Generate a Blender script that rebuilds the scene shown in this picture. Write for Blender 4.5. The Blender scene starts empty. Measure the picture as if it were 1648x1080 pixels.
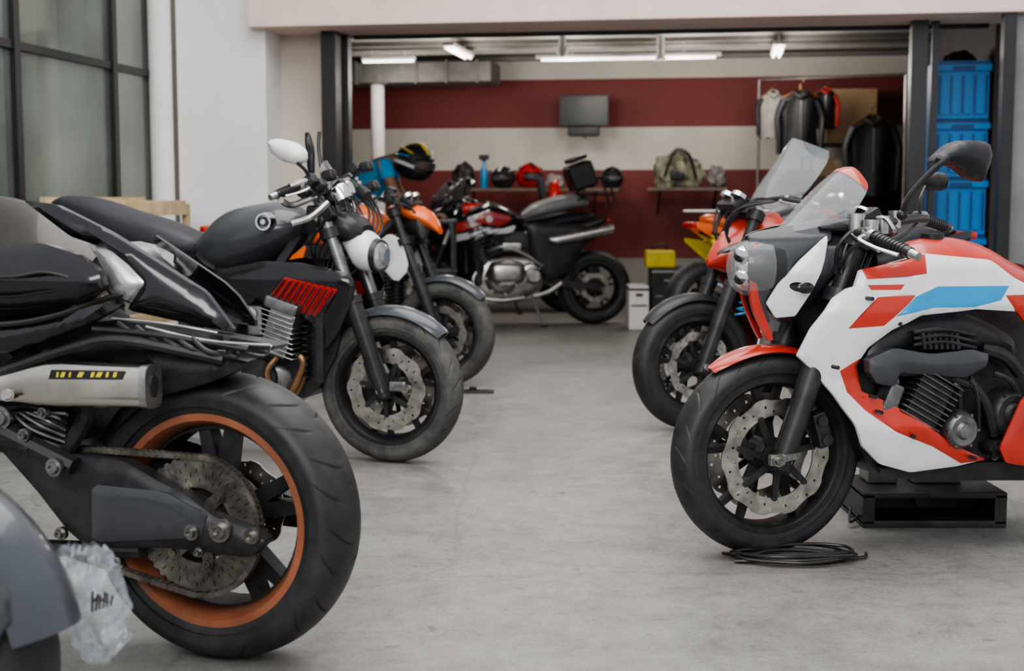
import bpy, bmesh, math, random
from math import sin, cos, pi, radians, exp
from mathutils import Vector, Matrix, noise
from mathutils.geometry import delaunay_2d_cdt
random.seed(4)
V=Vector
# ---------------------------------------------------------------- survey of the place (metres)
F=2200.0; CH=1.05; PI_=math.atan(0.1); SP,CP=sin(PI_),cos(PI_)
def ray(px,py):
    a=(px-824)/F; b=(540-py)/F
    return V((a,CP+b*SP,-SP+b*CP))
def ground(px,py,z=0.0):
    r=ray(px,py); t=(z-CH)/r.z
    return (r.x*t,r.y*t)
def at(px,py,Y):
    r=ray(px,py); t=Y/r.y
    return V((r.x*t,Y,CH+r.z*t))
class Frame:
    def __init__(s,O,ang,side):
        s.O=V((O[0],O[1],0)); s.ang=ang; s.h=V((cos(ang),sin(ang),0)); s.l=V((-sin(ang),cos(ang),0)); s.side=side
    def __call__(s,px,py,yo=0.0):
        P=s.O+s.l*(yo*s.side); r=ray(px,py); c=V((0,0,CH))
        t=(P-c).dot(s.l)/r.dot(s.l); q=c+r*t-s.O
        return (q.dot(s.h),q.z)
    def P(s,px,py,yo=0.0):
        u,z=s(px,py,yo); return V((u,yo,z))
    def L(s,yo,*pp): return [s(x,y,yo) for x,y in pp]
# ---------------------------------------------------------------- materials
MATS={}
def M(name,col,rough=.5,metal=0.,coat=0.,nz=.15,sc=12.,alpha=1.,dirt=None,da=.0,bump=.0,emit=None,es=0.):
    if name in MATS: return MATS[name]
    m=bpy.data.materials.new(name); m.use_nodes=True; nt=m.node_tree; N=nt.nodes; Lk=nt.links
    b=N['Principled BSDF']
    tc=N.new('ShaderNodeTexCoord'); n=N.new('ShaderNodeTexNoise'); n.inputs['Scale'].default_value=sc; n.inputs['Detail'].default_value=6
    Lk.new(tc.outputs['Object'],n.inputs['Vector'])
    r=N.new('ShaderNodeValToRGB'); e=r.color_ramp.elements
    e[0].position=.3; e[1].position=.72
    e[0].color=tuple(c*(1-nz) for c in col)+(1,); e[1].color=tuple(min(1,c*(1+nz)) for c in col)+(1,)
    Lk.new(n.outputs['Fac'],r.inputs['Fac']); out=r.outputs['Color']
    if dirt:
        n2=N.new('ShaderNodeTexNoise'); n2.inputs['Scale'].default_value=sc*.4; n2.inputs['Detail'].default_value=10; n2.inputs['Roughness'].default_value=.7
        Lk.new(tc.outputs['Object'],n2.inputs['Vector'])
        r2=N.new('ShaderNodeValToRGB'); r2.color_ramp.elements[0].position=.45; r2.color_ramp.elements[1].position=.75
        r2.color_ramp.elements[1].color=(da,da,da,1)
        Lk.new(n2.outputs['Fac'],r2.inputs['Fac'])
        mx=N.new('ShaderNodeMix'); mx.data_type='RGBA'; mx.inputs[7].default_value=(*dirt,1)
        Lk.new(r2.outputs['Color'],mx.inputs[0]); Lk.new(out,mx.inputs[6]); out=mx.outputs[2]
    Lk.new(out,b.inputs['Base Color'])
    mr=N.new('ShaderNodeMapRange'); mr.inputs[3].default_value=max(.02,rough-.08); mr.inputs[4].default_value=min(1,rough+.1)
    Lk.new(n.outputs['Fac'],mr.inputs[0]); Lk.new(mr.outputs[0],b.inputs['Roughness'])
    b.inputs['Metallic'].default_value=metal; b.inputs['Coat Weight'].default_value=coat; b.inputs['Coat Roughness'].default_value=.06
    b.inputs['Alpha'].default_value=alpha
    if bump>0:
        bp=N.new('ShaderNodeBump'); bp.inputs['Strength'].default_value=bump; bp.inputs['Distance'].default_value=.01
        Lk.new(n.outputs['Fac'],bp.inputs['Height']); Lk.new(bp.outputs[0],b.inputs['Normal'])
    if emit: b.inputs['Emission Color'].default_value=(*emit,1); b.inputs['Emission Strength'].default_value=es
    MATS[name]=m; return m
RUB=M('rubber',(.02,.02,.022),.5,nz=.3,sc=20,dirt=(.085,.08,.075),da=.4,bump=.08)
RUBD=M('rubber_dusty',(.06,.058,.056),.75,nz=.3,sc=16,dirt=(.22,.21,.19),da=.6,bump=.1)
GRV=M('rubber_groove_shade',(.006,.006,.006),.8)  # near-black colour paints in the shade of the shallow tread grooves
BLK=M('black_plastic',(.016,.016,.018),.36,nz=.3,sc=18,dirt=(.1,.1,.1),da=.25)
BLKM=M('black_matt_metal',(.028,.028,.031),.4,metal=.3,nz=.25,sc=16,dirt=(.13,.12,.11),da=.3)
GLB=M('gloss_black',(.009,.009,.011),.18,coat=.6,nz=.2)
DGR=M('dark_grey_paint',(.045,.048,.055),.3,coat=.4,nz=.12,sc=8)
MGR=M('mid_grey_paint',(.05,.056,.068),.3,coat=.4,nz=.12,sc=8)
BRZ=M('bronze_grey_paint',(.03,.025,.022),.32,metal=.2,coat=.3,nz=.25,sc=7,dirt=(.1,.085,.07),da=.3)
SIL=M('aluminium',(.5,.49,.47),.3,metal=1,nz=.25,sc=22)
BLT=M('worn_bolt_steel',(.3,.29,.27),.35,metal=1,nz=.35,sc=60)
STL=M('brushed_steel',(.66,.62,.56),.2,metal=1,nz=.2,sc=7,dirt=(.3,.25,.2),da=.45)
CHR=M('chrome',(.7,.7,.71),.12,metal=1,nz=.1)
ENG=M('engine_alloy',(.26,.26,.26),.36,metal=.9,nz=.3,sc=25,dirt=(.07,.06,.05),da=.6)
ENGD=M('engine_dark',(.045,.045,.048),.4,metal=.5,nz=.3,sc=25)
DISC=M('brake_disc_steel',(.47,.44,.4),.34,metal=1,nz=.35,sc=26,dirt=(.14,.11,.09),da=.5)
SPK=M('worn_sprocket',(.24,.215,.19),.42,metal=.9,nz=.5,sc=22,dirt=(.06,.05,.04),da=.9,bump=.4)
WHT=M('white_paint',(.76,.76,.76),.3,coat=.4,nz=.04,sc=6,dirt=(.45,.42,.4),da=.25)
RED=M('red_paint',(.5,.035,.018),.3,coat=.5,nz=.12,sc=7)
REDD=M('deep_red_paint',(.45,.015,.012),.3,coat=.5,nz=.15,sc=8)
BLU=M('blue_paint',(.015,.27,.56),.32,coat=.4,nz=.1,sc=8)
ORG=M('copper_orange_rim',(.31,.11,.055),.45,coat=.05,nz=.25,sc=9,dirt=(.13,.065,.045),da=.7)
ORG2=M('bright_orange',(.8,.14,.02),.3,coat=.4)
YEL=M('yellow_paint',(.75,.6,.04),.4)
BRS=M('copper_pipe',(.3,.17,.1),.38,metal=.9,nz=.4,sc=14)
SEAT=M('seat_vinyl',(.028,.029,.034),.5,nz=.2,sc=60,bump=.12)
GLS=M('clear_screen',(.3,.32,.34),.05,coat=.6,alpha=.3,nz=.15,sc=8)
SMK=M('smoked_screen',(.12,.12,.13),.06,coat=.6,alpha=.5,nz=.2)
LENS=M('lamp_lens',(.6,.62,.64),.04,coat=.8,alpha=.2)
REF=M('lamp_reflector',(.6,.6,.62),.15,metal=1,nz=.5,sc=30)
# ---------------------------------------------------------------- geometry builder
SY=1
def cr(pts,k=5):
    pts=[tuple(p) for p in pts]; n=len(pts[0]); o=[]
    if len(pts)<3: return [V(p) if n==3 else p for p in pts]
    for i in range(len(pts)-1):
        p0=pts[max(0,i-1)];p1=pts[i];p2=pts[i+1];p3=pts[min(len(pts)-1,i+2)]
        for j in range(k):
            t=j/k
            o.append(tuple(.5*((2*b)+(-a+c)*t+(2*a-5*b+4*c-d)*t*t+(-a+3*b-3*c+d)*t**3) for a,b,c,d in zip(p0,p1,p2,p3)))
    o.append(pts[-1]); return [V(p) if n==3 else p for p in o]
def chaikin(p,r=.2,it=1):
    for _ in range(it):
        o=[]
        for i in range(len(p)):
            a=p[i];b=p[(i+1)%len(p)]
            o.append((a[0]+(b[0]-a[0])*r,a[1]+(b[1]-a[1])*r)); o.append((a[0]+(b[0]-a[0])*(1-r),a[1]+(b[1]-a[1])*(1-r)))
        p=o
    return p
def inpoly(x,y,p):
    c=False
    for i in range(len(p)):
        x1,y1=p[i];x2,y2=p[i-1]
        if (y1>y)!=(y2>y) and x<(x2-x1)*(y-y1)/(y2-y1)+x1: c=not c
    return c
def dpoly(x,y,p):
    m=9e9
    for i in range(len(p)):
        ax,ay=p[i-1];bx,by=p[i]; dx,dy=bx-ax,by-ay; l=dx*dx+dy*dy
        t=0 if l<1e-12 else max(0,min(1,((x-ax)*dx+(y-ay)*dy)/l))
        m=min(m,(x-ax-t*dx)**2+(y-ay-t*dy)**2)
    return math.sqrt(m)
def basis(d):
    d=d.normalized(); a=V((0,0,1)) if abs(d.z)<.9 else V((1,0,0)); u=d.cross(a).normalized(); return u,d.cross(u).normalized()
class B:
    def __init__(s,mat): s.bm=bmesh.new(); s.mats=[mat]; s.mi=0
    def m(s,mat):
        if mat not in s.mats: s.mats.append(mat)
        s.mi=s.mats.index(mat); return s
    def raw(s,vs,fs,mi=None):
        v=[s.bm.verts.new(p) for p in vs]
        for i,f in enumerate(fs):
            try: fc=s.bm.faces.new([v[k] for k in f]); fc.material_index=s.mi if mi is None else mi[i]
            except ValueError: pass
    def merge(s,bm,keep=False):
        bm.verts.index_update(); v=[s.bm.verts.new(x.co) for x in bm.verts]
        for f in bm.faces:
            try:
                fc=s.bm.faces.new([v[x.index] for x in f.verts]); fc.material_index=f.material_index if keep else s.mi
            except ValueError: pass
        bm.free()
    def rings(s,R,cap=True,loop=False):
        n=len(R[0]); vs=[p for r in R for p in r]; fs=[]
        for i in range(len(R) if loop else len(R)-1):
            j=(i+1)%len(R)
            for k in range(n):
                k2=(k+1)%n; fs.append((i*n+k,i*n+k2,j*n+k2,j*n+k))
        if cap and not loop:
            fs.append(tuple(range(n))[::-1]); fs.append(tuple((len(R)-1)*n+k for k in range(n)))
        s.raw(vs,fs)
    def cyl(s,p0,p1,r0,r1=None,n=16):
        p0=V(p0);p1=V(p1); r1=r0 if r1 is None else r1; u,w=basis(p1-p0)
        s.rings([[p+(u*cos(2*pi*k/n)+w*sin(2*pi*k/n))*r for k in range(n)] for p,r in ((p0,r0),(p1,r1))]); return s
    def tube(s,pts,r,n=8,k=5,flat=1.):
        P=cr(pts,k) if len(pts)>2 else [V(p) for p in pts]
        rr=r if isinstance(r,(list,tuple)) else None
        R=[];u=None
        for i,p in enumerate(P):
            d=(P[min(i+1,len(P)-1)]-P[max(0,i-1)]).normalized()
            if u is None: u,_=basis(d)
            u=(u-d*u.dot(d)).normalized(); w=d.cross(u)
            q=r
            if rr:
                t=i/(len(P)-1)*(len(rr)-1); a=int(min(t,len(rr)-2)); q=rr[a]+(rr[a+1]-rr[a])*(t-a)
            R.append([p+(u*cos(2*pi*j/n)+w*sin(2*pi*j/n)*flat)*q for j in range(n)])
        s.rings(R); return s
    def box(s,c,d,rot=None,bev=.0,seg=2):
        bm=bmesh.new(); bmesh.ops.create_cube(bm,size=1)
        for v in bm.verts: v.co=V((v.co.x*d[0],v.co.y*d[1],v.co.z*d[2]))
        if bev>0: bmesh.ops.bevel(bm,geom=bm.edges[:],offset=bev,segments=seg,affect='EDGES',profile=.5)
        bm.transform(Matrix.Translation(V(c))@(rot if rot else Matrix.Identity(4))); s.merge(bm); return s
    def sph(s,c,r,sc=(1,1,1),rot=None,n=16):
        bm=bmesh.new(); bmesh.ops.create_uvsphere(bm,u_segments=n,v_segments=max(6,n//2),radius=r)
        bm.transform(Matrix.Translation(V(c))@(rot if rot else Matrix.Identity(4))@Matrix.Diagonal((*sc,1))); s.merge(bm); return s
    def lathe(s,prof,c,axis=(0,1,0),n=48,closed=True):
        c=V(c);a=V(axis).normalized();u,w=basis(a)
        R=[[c+a*y+(u*cos(2*pi*k/n)+w*sin(2*pi*k/n))*r for k in range(n)] for r,y in prof]
        s.rings(R,cap=not closed,loop=closed); return s
    def loft(s,st,n=20,e=2.4,k=4):
        st=[tuple(x)+((0,) if len(x)==4 else ()) for x in st]; st=cr(st,k) if k>1 else st
        R=[]
        for (x,z,hw,hh,y) in st:
            hw=max(hw,.0015);hh=max(hh,.0015); r=[]
            for j in range(n):
                t=2*pi*j/n; ct,sn=cos(t),sin(t)
                r.append(V((x,y+hw*math.copysign(abs(ct)**(2/e),ct),z+hh*math.copysign(abs(sn)**(2/e),sn))))
            R.append(r)
        s.rings(R); return s
    def bar(s,p0,p1,a,b):
        p0=V(p0);p1=V(p1);d=(p1-p0).normalized();y=V((0,1,0)); nn=d.cross(y).normalized(); y=nn.cross(d).normalized()
        s.rings([[p+y*q[0]*i+nn*q[1]*j for i,j in ((1,1),(-1,1),(-1,-1),(1,-1))] for p,q in ((p0,a),(p1,b))]); return s
    def panel(s,pts,y,thick=.006,bulge=.015,er=.04,grid=.022,yf=None,sides=(1,),patches=(),rnd=1,rr=.18):
        pts=chaikin(pts,rr,rnd) if rnd else list(pts)
        main=s.mi; pl=[]
        for mt,pp in patches:
            if mt is None: pl.append((-1,pp))
            else: s.m(mt); pl.append((s.mi,pp)); s.mi=main
        def dens(p,g):
            o=[]
            for i in range(len(p)):
                a=p[i];c=p[(i+1)%len(p)]; n=max(1,int(math.hypot(c[0]-a[0],c[1]-a[1])/g))
                for k in range(n): o.append((a[0]+(c[0]-a[0])*k/n,a[1]+(c[1]-a[1])*k/n))
            return o
        out=dens(pts,grid*.7); vv=[];ee=[]
        for ring in [out]+[pp for _,pp in pl]:
            b0=len(vv); vv+=[V(p) for p in ring]; ee+=[(b0+i,b0+(i+1)%len(ring)) for i in range(len(ring))]
        xs=[p[0] for p in pts];zs=[p[1] for p in pts]
        x=min(xs)+grid*.5; row=0
        while x<max(xs):
            z=min(zs)+grid*(.5 if row%2 else 0)
            while z<max(zs):
                if inpoly(x,z,pts) and dpoly(x,z,pts)>grid*.35: vv.append(V((x,z)))
                z+=grid
            x+=grid*.87; row+=1
        r=delaunay_2d_cdt(vv,ee,[],0,1e-6)
        P2=[(p.x,p.y) for p in r[0]]; F2=[];MI=[]
        for f in r[2]:
            cx_=sum(P2[i][0] for i in f)/len(f); cz_=sum(P2[i][1] for i in f)/len(f)
            if not inpoly(cx_,cz_,pts): continue
            mi=main
            for m_,pp in pl:
                if inpoly(cx_,cz_,pp): mi=m_
            if mi<0: continue
            F2.append(tuple(f)); MI.append(mi)
        used=sorted({i for f in F2 for i in f}); mp={i:k for k,i in enumerate(used)}; F2=[tuple(mp[i] for i in f) for f in F2]
        cnt={}
        for f,mi in zip(F2,MI):
            for i in range(len(f)):
                a,c=f[i],f[(i+1)%len(f)]; cnt.setdefault((min(a,c),max(a,c)),[]).append((a,c,mi))
        for sd in sides:
            fr_=[];n=len(used)
            for i in used:
                px,pz=P2[i]; q=y-bulge*exp(-dpoly(px,pz,pts)/er)
                if yf: q+=yf(px,pz)
                fr_.append(V((px,q*sd,pz)))
            bk=[V((c.x,c.y-sd*thick,c.z)) for c in fr_]
            fs=[];ms=[]
            for f,mi in zip(F2,MI):
                fs.append(f);ms.append(mi);fs.append(tuple(i+n for i in reversed(f)));ms.append(mi)
            for k,l in cnt.items():
                if len(l)==1: a,c,mi=l[0]; fs.append((c,a,a+n,c+n)); ms.append(mi)
            s.raw(fr_+bk,fs,ms)
        return s
def link(o): bpy.context.scene.collection.objects.link(o); return o
def fin(b,name,parent=None,label=None,cat=None,sharp=.62,mir=True,kind=None,flat=False,split=False):
    bm=b.bm
    if mir and SY<0:
        for v in bm.verts: v.co.y=-v.co.y
    bmesh.ops.recalc_face_normals(bm,faces=bm.faces[:])
    for f in bm.faces: f.smooth=not flat
    for e in bm.edges:
        if len(e.link_faces)==2 and e.calc_face_angle(0)>sharp: e.smooth=False
    parts=[None]
    if split:
        bm.verts.index_update(); comp={}; k=0
        for v in bm.verts:
            if v.index in comp: continue
            st=[v]; comp[v.index]=k
            while st:
                x=st.pop()
                for e in x.link_edges:
                    y=e.other_vert(x)
                    if y.index not in comp: comp[y.index]=k; st.append(y)
            k+=1
        parts=list(range(k))
    first=None
    for p in parts:
        q=bm
        if p is not None and len(parts)>1:
            q=bm.copy(); q.verts.index_update(); bmesh.ops.delete(q,geom=[v for v in q.verts if comp[v.index]!=p],context='VERTS')
        me=bpy.data.meshes.new(name); q.to_mesh(me)
        if q is not bm: q.free()
        for m in b.mats: me.materials.append(m)
        o=bpy.data.objects.new(name,me); link(o)
        if sharp<1 and not flat:
            wn=o.modifiers.new('weighted','WEIGHTED_NORMAL'); wn.keep_sharp=True; wn.mode='FACE_AREA'; wn.weight=70
        if parent: o.parent=parent
        if label: o['label']=label
        if cat: o['category']=cat
        if kind: o['kind']=kind
        first=first or o
    bm.free(); return first
def recentre(o,loc):
    loc=V(loc); o.data.transform(Matrix.Translation(-loc)); o.location=loc; return o
def thing(b,name,label,cat,loc,**k):
    o=fin(b,name,None,label,cat,mir=False,**k); recentre(o,loc); return o
def root(name,fr,label,cat='motorcycle'):
    o=bpy.data.objects.new(name,None); o.empty_display_size=.3; link(o); o.location=fr.O; o.rotation_euler=(0,0,fr.ang)
    o['label']=label; o['category']=cat; return o
# ---------------------------------------------------------------- motorcycle parts
def tyre(b,c,R,rr,w,n=200,N=20,groove=True):
    H=R-rr; rc=R-.55*H; prof=[]; per=max(6,n//N); n=per*N
    for i in range(21):
        ph=radians(-90+9*i); prof.append((rc+(R-rc)*cos(ph),w*sin(ph),ph))
    prof+= [(rc-.22*H,.98*w,9),(rr+.02,.9*w,9),(rr+.004,.86*w,9),(rr-.006,.8*w,9),(rr-.006,-.8*w,9),(rr+.004,-.86*w,9),(rr+.02,-.9*w,9),(rc-.22*H,-.98*w,9)]
    c=V(c); vs=[];dep=[]
    for r,y,ph in prof:
        a_=abs(ph) if ph<5 else radians(90); tw=(a_**1.5)*.55/N*2*pi if groove else 0
        for k in range(n):
            t=2*pi*k/n-tw; q=r; d=False
            if groove and ph<5:
                kk=(k+(per//2 if ph>0 else 0)); ph2=(kk//per)%2
                lo,hi=((8,60) if ph2 else (32,74))
                if kk%per==0 and radians(lo)<a_<radians(hi): q=r-.003; d=True
            vs.append(c+V((cos(t)*q,y,sin(t)*q))); dep.append(d)
    main=b.mi; b.m(GRV); g=b.mi; b.mi=main; fs=[];ms=[]; m=len(prof)
    for i in range(m):
        j=(i+1)%m
        for k in range(n):
            k2=(k+1)%n; f=(i*n+k,i*n+k2,j*n+k2,j*n+k); fs.append(f); ms.append(g if dep[f[0]] and dep[f[3]] else main)
    b.raw(vs,fs,ms)
def disc(b,c,yo,ri,ro,pet=10,n=144,th=.005,holes=True,pa=.025):
    bm=bmesh.new(); nr=6; g=[]
    for k in range(nr+1):
        row=[]
        for i in range(n):
            t=2*pi*i/n; r=ri+(ro-ri)*k/nr
            if k==nr: r*=1+pa*math.copysign(abs(cos(pet*t))**.5,cos(pet*t))
            row.append(bm.verts.new((c[0]+r*cos(t),c[1]+yo,c[2]+r*sin(t))))
        g.append(row)
    for k in range(nr):
        for i in range(n):
            if holes and 1<=k<=4 and (i+2*k)%9==0 and (i//9+k)%2==0: continue
            i2=(i+1)%n; bm.faces.new((g[k][i],g[k][i2],g[k+1][i2],g[k+1][i]))
    bmesh.ops.recalc_face_normals(bm,faces=bm.faces[:]); bmesh.ops.solidify(bm,geom=bm.faces[:],thickness=th); b.merge(bm)
def wheel(rt,name,u,R,rr,w,rimm,tm=RUB,ns=5,split=.2,ro=.16,ri=.115,dm=DISC,n=200,groove=True,lip=.034,discy=(.062,-.062),holes=True,N=20):
    c=V((u,0,R)); b=B(rimm)
    p=[(rr+.006,.86*w),(rr-.012,.86*w),(rr-.02,.72*w),(rr-lip,.4*w),(rr-lip,-.4*w),(rr-.02,-.72*w),(rr-.012,-.86*w),(rr+.006,-.86*w)]
    b.lathe(p,c,n=72)
    b.cyl(c-V((0,.075,0)),c+V((0,.075,0)),.035,n=24); b.lathe([(.04,.05),(.055,.03),(.055,-.03),(.04,-.05)],c,n=28)
    for i in range(ns):
        a=2*pi*i/ns+.3; mid=c+V((cos(a),0,sin(a)))*(rr*.42)
        b.bar(c+V((cos(a),0,sin(a)))*.04,mid,(.022,.02),(.016,.014))
        for d in (-split,split):
            e=c+V((cos(a+d),0,sin(a+d)))*(rr-lip+.006)
            b.bar(mid-V((cos(a),0,sin(a)))*.01,e,(.016,.012),(.012,.009))
    wo=fin(b,name,rt)
    b=B(tm); tyre(b,c,R,rr,w,n=n,groove=groove,N=N); fin(b,'tyre',wo)
    if ro:
        for yy in discy:
            b=B(dm); disc(b,c,yy,ri,ro,holes=holes)
            b.m(BLKM)
            for i in range(7):
                a=2*pi*i/7; b.bar(c+V((cos(a)*.03,yy,sin(a)*.03)),c+V((cos(a+.25)*(ri+.006),yy,sin(a+.25)*(ri+.006))),(.004,.011),(.004,.008))
                b.cyl(c+V((cos(a+.25)*ri,yy-.006,sin(a+.25)*ri)),c+V((cos(a+.25)*ri,yy+.006,sin(a+.25)*ri)),.009,n=10)
            b.cyl(c+V((0,yy-.005,0)),c+V((0,yy+.005,0)),.042,n=24)
            fin(b,'brake_disc',wo)
    return wo
def fender(rt,c,R,a0,a1,w,mat,drop=.03,name='front_fender',taper=.35,th=.005,label=None):
    b=B(mat); bm=bmesh.new(); g=[]; na=26; nt=12
    for i in range(na+1):
        f=i/na; a=radians(a0+(a1-a0)*f); ww=w*(1-taper*(abs(2*f-1)**3))
        row=[]
        for j in range(nt+1):
            t=-1+2*j/nt; r=R-drop*abs(t)**2.6
            row.append(bm.verts.new((c[0]+cos(a)*r,ww*t*(1-.12*abs(t)**4),c[1]+sin(a)*r)))
        g.append(row)
    for i in range(na):
        for j in range(nt): bm.faces.new((g[i][j],g[i][j+1],g[i+1][j+1],g[i+1][j]))
    bmesh.ops.recalc_face_normals(bm,faces=bm.faces[:]); bmesh.ops.solidify(bm,geom=bm.faces[:],thickness=th); b.merge(bm)
    return fin(b,name,rt,label)
def forks(rt,ax,top,yo=.1,sl=BLKM,tb=BLKM,r=.027,frac=.5,cap=CHR):
    A=V((ax[0],0,ax[1]));T=V((top[0],0,top[1])); d=(T-A).normalized()
    for sd in (1,-1):
        Y=V((0,yo*sd,0)); b=B(sl); mid=A+(T-A)*frac
        b.cyl(A+Y-d*.03,mid+Y,r*1.12,r*1.25,n=20); b.cyl(mid+Y,mid+Y+d*.03,r*1.4,n=20)
        b.box(A+Y,(.06,.035,.08),rot=Matrix.Rotation(math.atan2(d.x,d.z),4,'Y'),bev=.008)
        b.bar(A+Y-V((d.z,0,-d.x))*-.03+d*.02,mid+Y-V((d.z,0,-d.x))*-.03-d*.04,(.006,.008),(.006,.005))
        b.m(tb); b.cyl(mid+Y,T+Y,r*.95,n=18); b.m(cap); b.cyl(A+Y-V((0,.03,0)),A+Y+V((0,.03,0)),.014,n=12)
        b.cyl(T+Y,T+Y+d*.012,r*.8,n=12)
        fin(b,'fork_leg',rt)
    for q in (T-d*.03,T-d*.2):
        b=B(ENGD)
        b.tube([q+V((0,yo+.02,0)),q+V((.0,0,0)),q+V((0,-yo-.02,0))],.026,n=10)
        for sd in (1,-1): b.cyl(q+V((0,yo*sd,0))-d*.02,q+V((0,yo*sd,0))+d*.02,r*1.5,n=18)
        fin(b,'triple_clamp',rt)
    b=B(CHR); b.cyl(A-V((0,yo,0)),A+V((0,yo,0)),.012,n=12); fin(b,'axle',rt)
def caliper(rt,p,ang=0,mat=ENGD,y=.085):
    b=B(mat); b.box((p[0],y,p[1]),(.05,.05,.11),rot=Matrix.Rotation(ang,4,'Y'),bev=.012); 
    for k in (-.03,.03): b.cyl((p[0]+k*sin(ang),y+.02,p[1]+k*cos(ang)),(p[0]+k*sin(ang),y+.034,p[1]+k*cos(ang)),.017,n=14)
    fin(b,'brake_caliper',rt)
def screen(rt,rows,mat,top=None,tm=None,name='windscreen',label=None):
    b=B(mat); bm=bmesh.new(); g=[]; rows=cr(rows,5); nt=14
    for (uc,zc,us,zs,hw) in rows:
        g.append([bm.verts.new((uc+(us-uc)*abs(-1+2*j/nt)**1.7,hw*math.copysign(abs(-1+2*j/nt)**.85,-1+2*j/nt),zc+(zs-zc)*abs(-1+2*j/nt)**1.7)) for j in range(nt+1)])
    if tm: b.m(tm); b.m(mat)
    for i in range(len(g)-1):
        for j in range(nt):
            f=bm.faces.new((g[i][j],g[i][j+1],g[i+1][j+1],g[i+1][j])); f.material_index=1 if (tm and i>=len(g)-1-top) else 0
    bmesh.ops.recalc_face_normals(bm,faces=bm.faces[:]); bmesh.ops.solidify(bm,geom=bm.faces[:],thickness=.004); b.merge(bm,keep=True)
    return fin(b,name,rt,label)
def grip(rt,p0,p1,gm=BLK,lever=True,bm_=SIL):
    p0=V(p0);p1=V(p1);d=(p1-p0).normalized(); b=B(gm)
    b.cyl(p0,p1,.017,n=14)
    for i in range(9): q=p0.lerp(p1,.1+i*.09); b.cyl(q,q+d*.004,.019,n=14)
    b.m(bm_); b.cyl(p1,p1+d*.03,.015,.012,n=12); b.cyl(p0-d*.035,p0,.022,n=12); b.box(p0-d*.03,(.035,.045,.04),bev=.008)
    if lever:
        f=V((.05,0,-.005)); b.tube([p0-d*.02+V((.02,0,0)),p0+f,p0.lerp(p1,.5)+f*1.1,p1+f*.8],[.008,.007,.006,.007],n=8,flat=.6)
    return fin(b,'handlebar_grip',rt)
def engine(rt,cx,cz,s=1.,tilt=.35,mat=ENG,cov=ENG,fin_=ENGD,y=.13,cylh=.2):
    b=B(mat)
    b.loft([(cx-.24*s,cz+.02*s,.1*s,.07*s),(cx-.2*s,cz,.13*s,.12*s),(cx,cz-.02*s,.14*s,.15*s),(cx+.16*s,cz-.02*s,.13*s,.12*s),(cx+.2*s,cz-.02*s,.08*s,.06*s)],e=4)
    o=fin(b,'engine',rt)
    b=B(fin_); d=V((sin(tilt),0,cos(tilt))); base=V((cx+.06*s,0,cz+.1*s)); rot=Matrix.Rotation(tilt,4,'Y')
    b.box(base+d*cylh*s*.5,(.13*s,.2*s,cylh*s),rot=rot,bev=.01)
    for i in range(8): b.box(base+d*(cylh*s*(.08+.12*i)),(.19*s,.27*s,.007*s),rot=rot,bev=.002,seg=1)
    b.m(mat); b.box(base+d*(cylh+.04)*s,(.15*s,.25*s,.07*s),rot=rot,bev=.015)
    for k in (-.05,.05): b.cyl(base+d*(cylh+.04)*s+V((k*s,.12*s,0)),base+d*(cylh+.04)*s+V((k*s,.14*s,0)),.02*s,n=14)
    fin(b,'cylinder_block',o)
    for (dx,dz,r,dy) in ((.02,-.02,.1,.0),(-.15,.01,.06,-.01)):
        b=B(cov); c=V((cx+dx*s,y*s+dy,cz+dz*s))
        b.lathe([(.001,.045*s),(r*.45*s,.044*s),(r*.55*s,.034*s),(r*.8*s,.03*s),(r*s,.012*s),(r*1.05*s,-.03*s),(.001,-.03*s)],c,n=36,closed=False)
        for i in range(7):
            a=2*pi*i/7; q=c+V((cos(a)*r*.93*s,.012*s,sin(a)*r*.93*s)); b.cyl(q,q+V((0,.012*s,0)),.008*s,n=6)
        fin(b,'engine_cover',o)
    return o
def bolt(b,p,r=.012,h=.012): b.lathe([(.001,h*.7),(r*.5,h*.7),(r*.5,h),(r*.9,h),(r,h*.8),(r,h*.4),(r*1.5,h*.4),(r*1.5,-.004),(.001,-.004)],p,n=12,closed=False)
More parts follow.
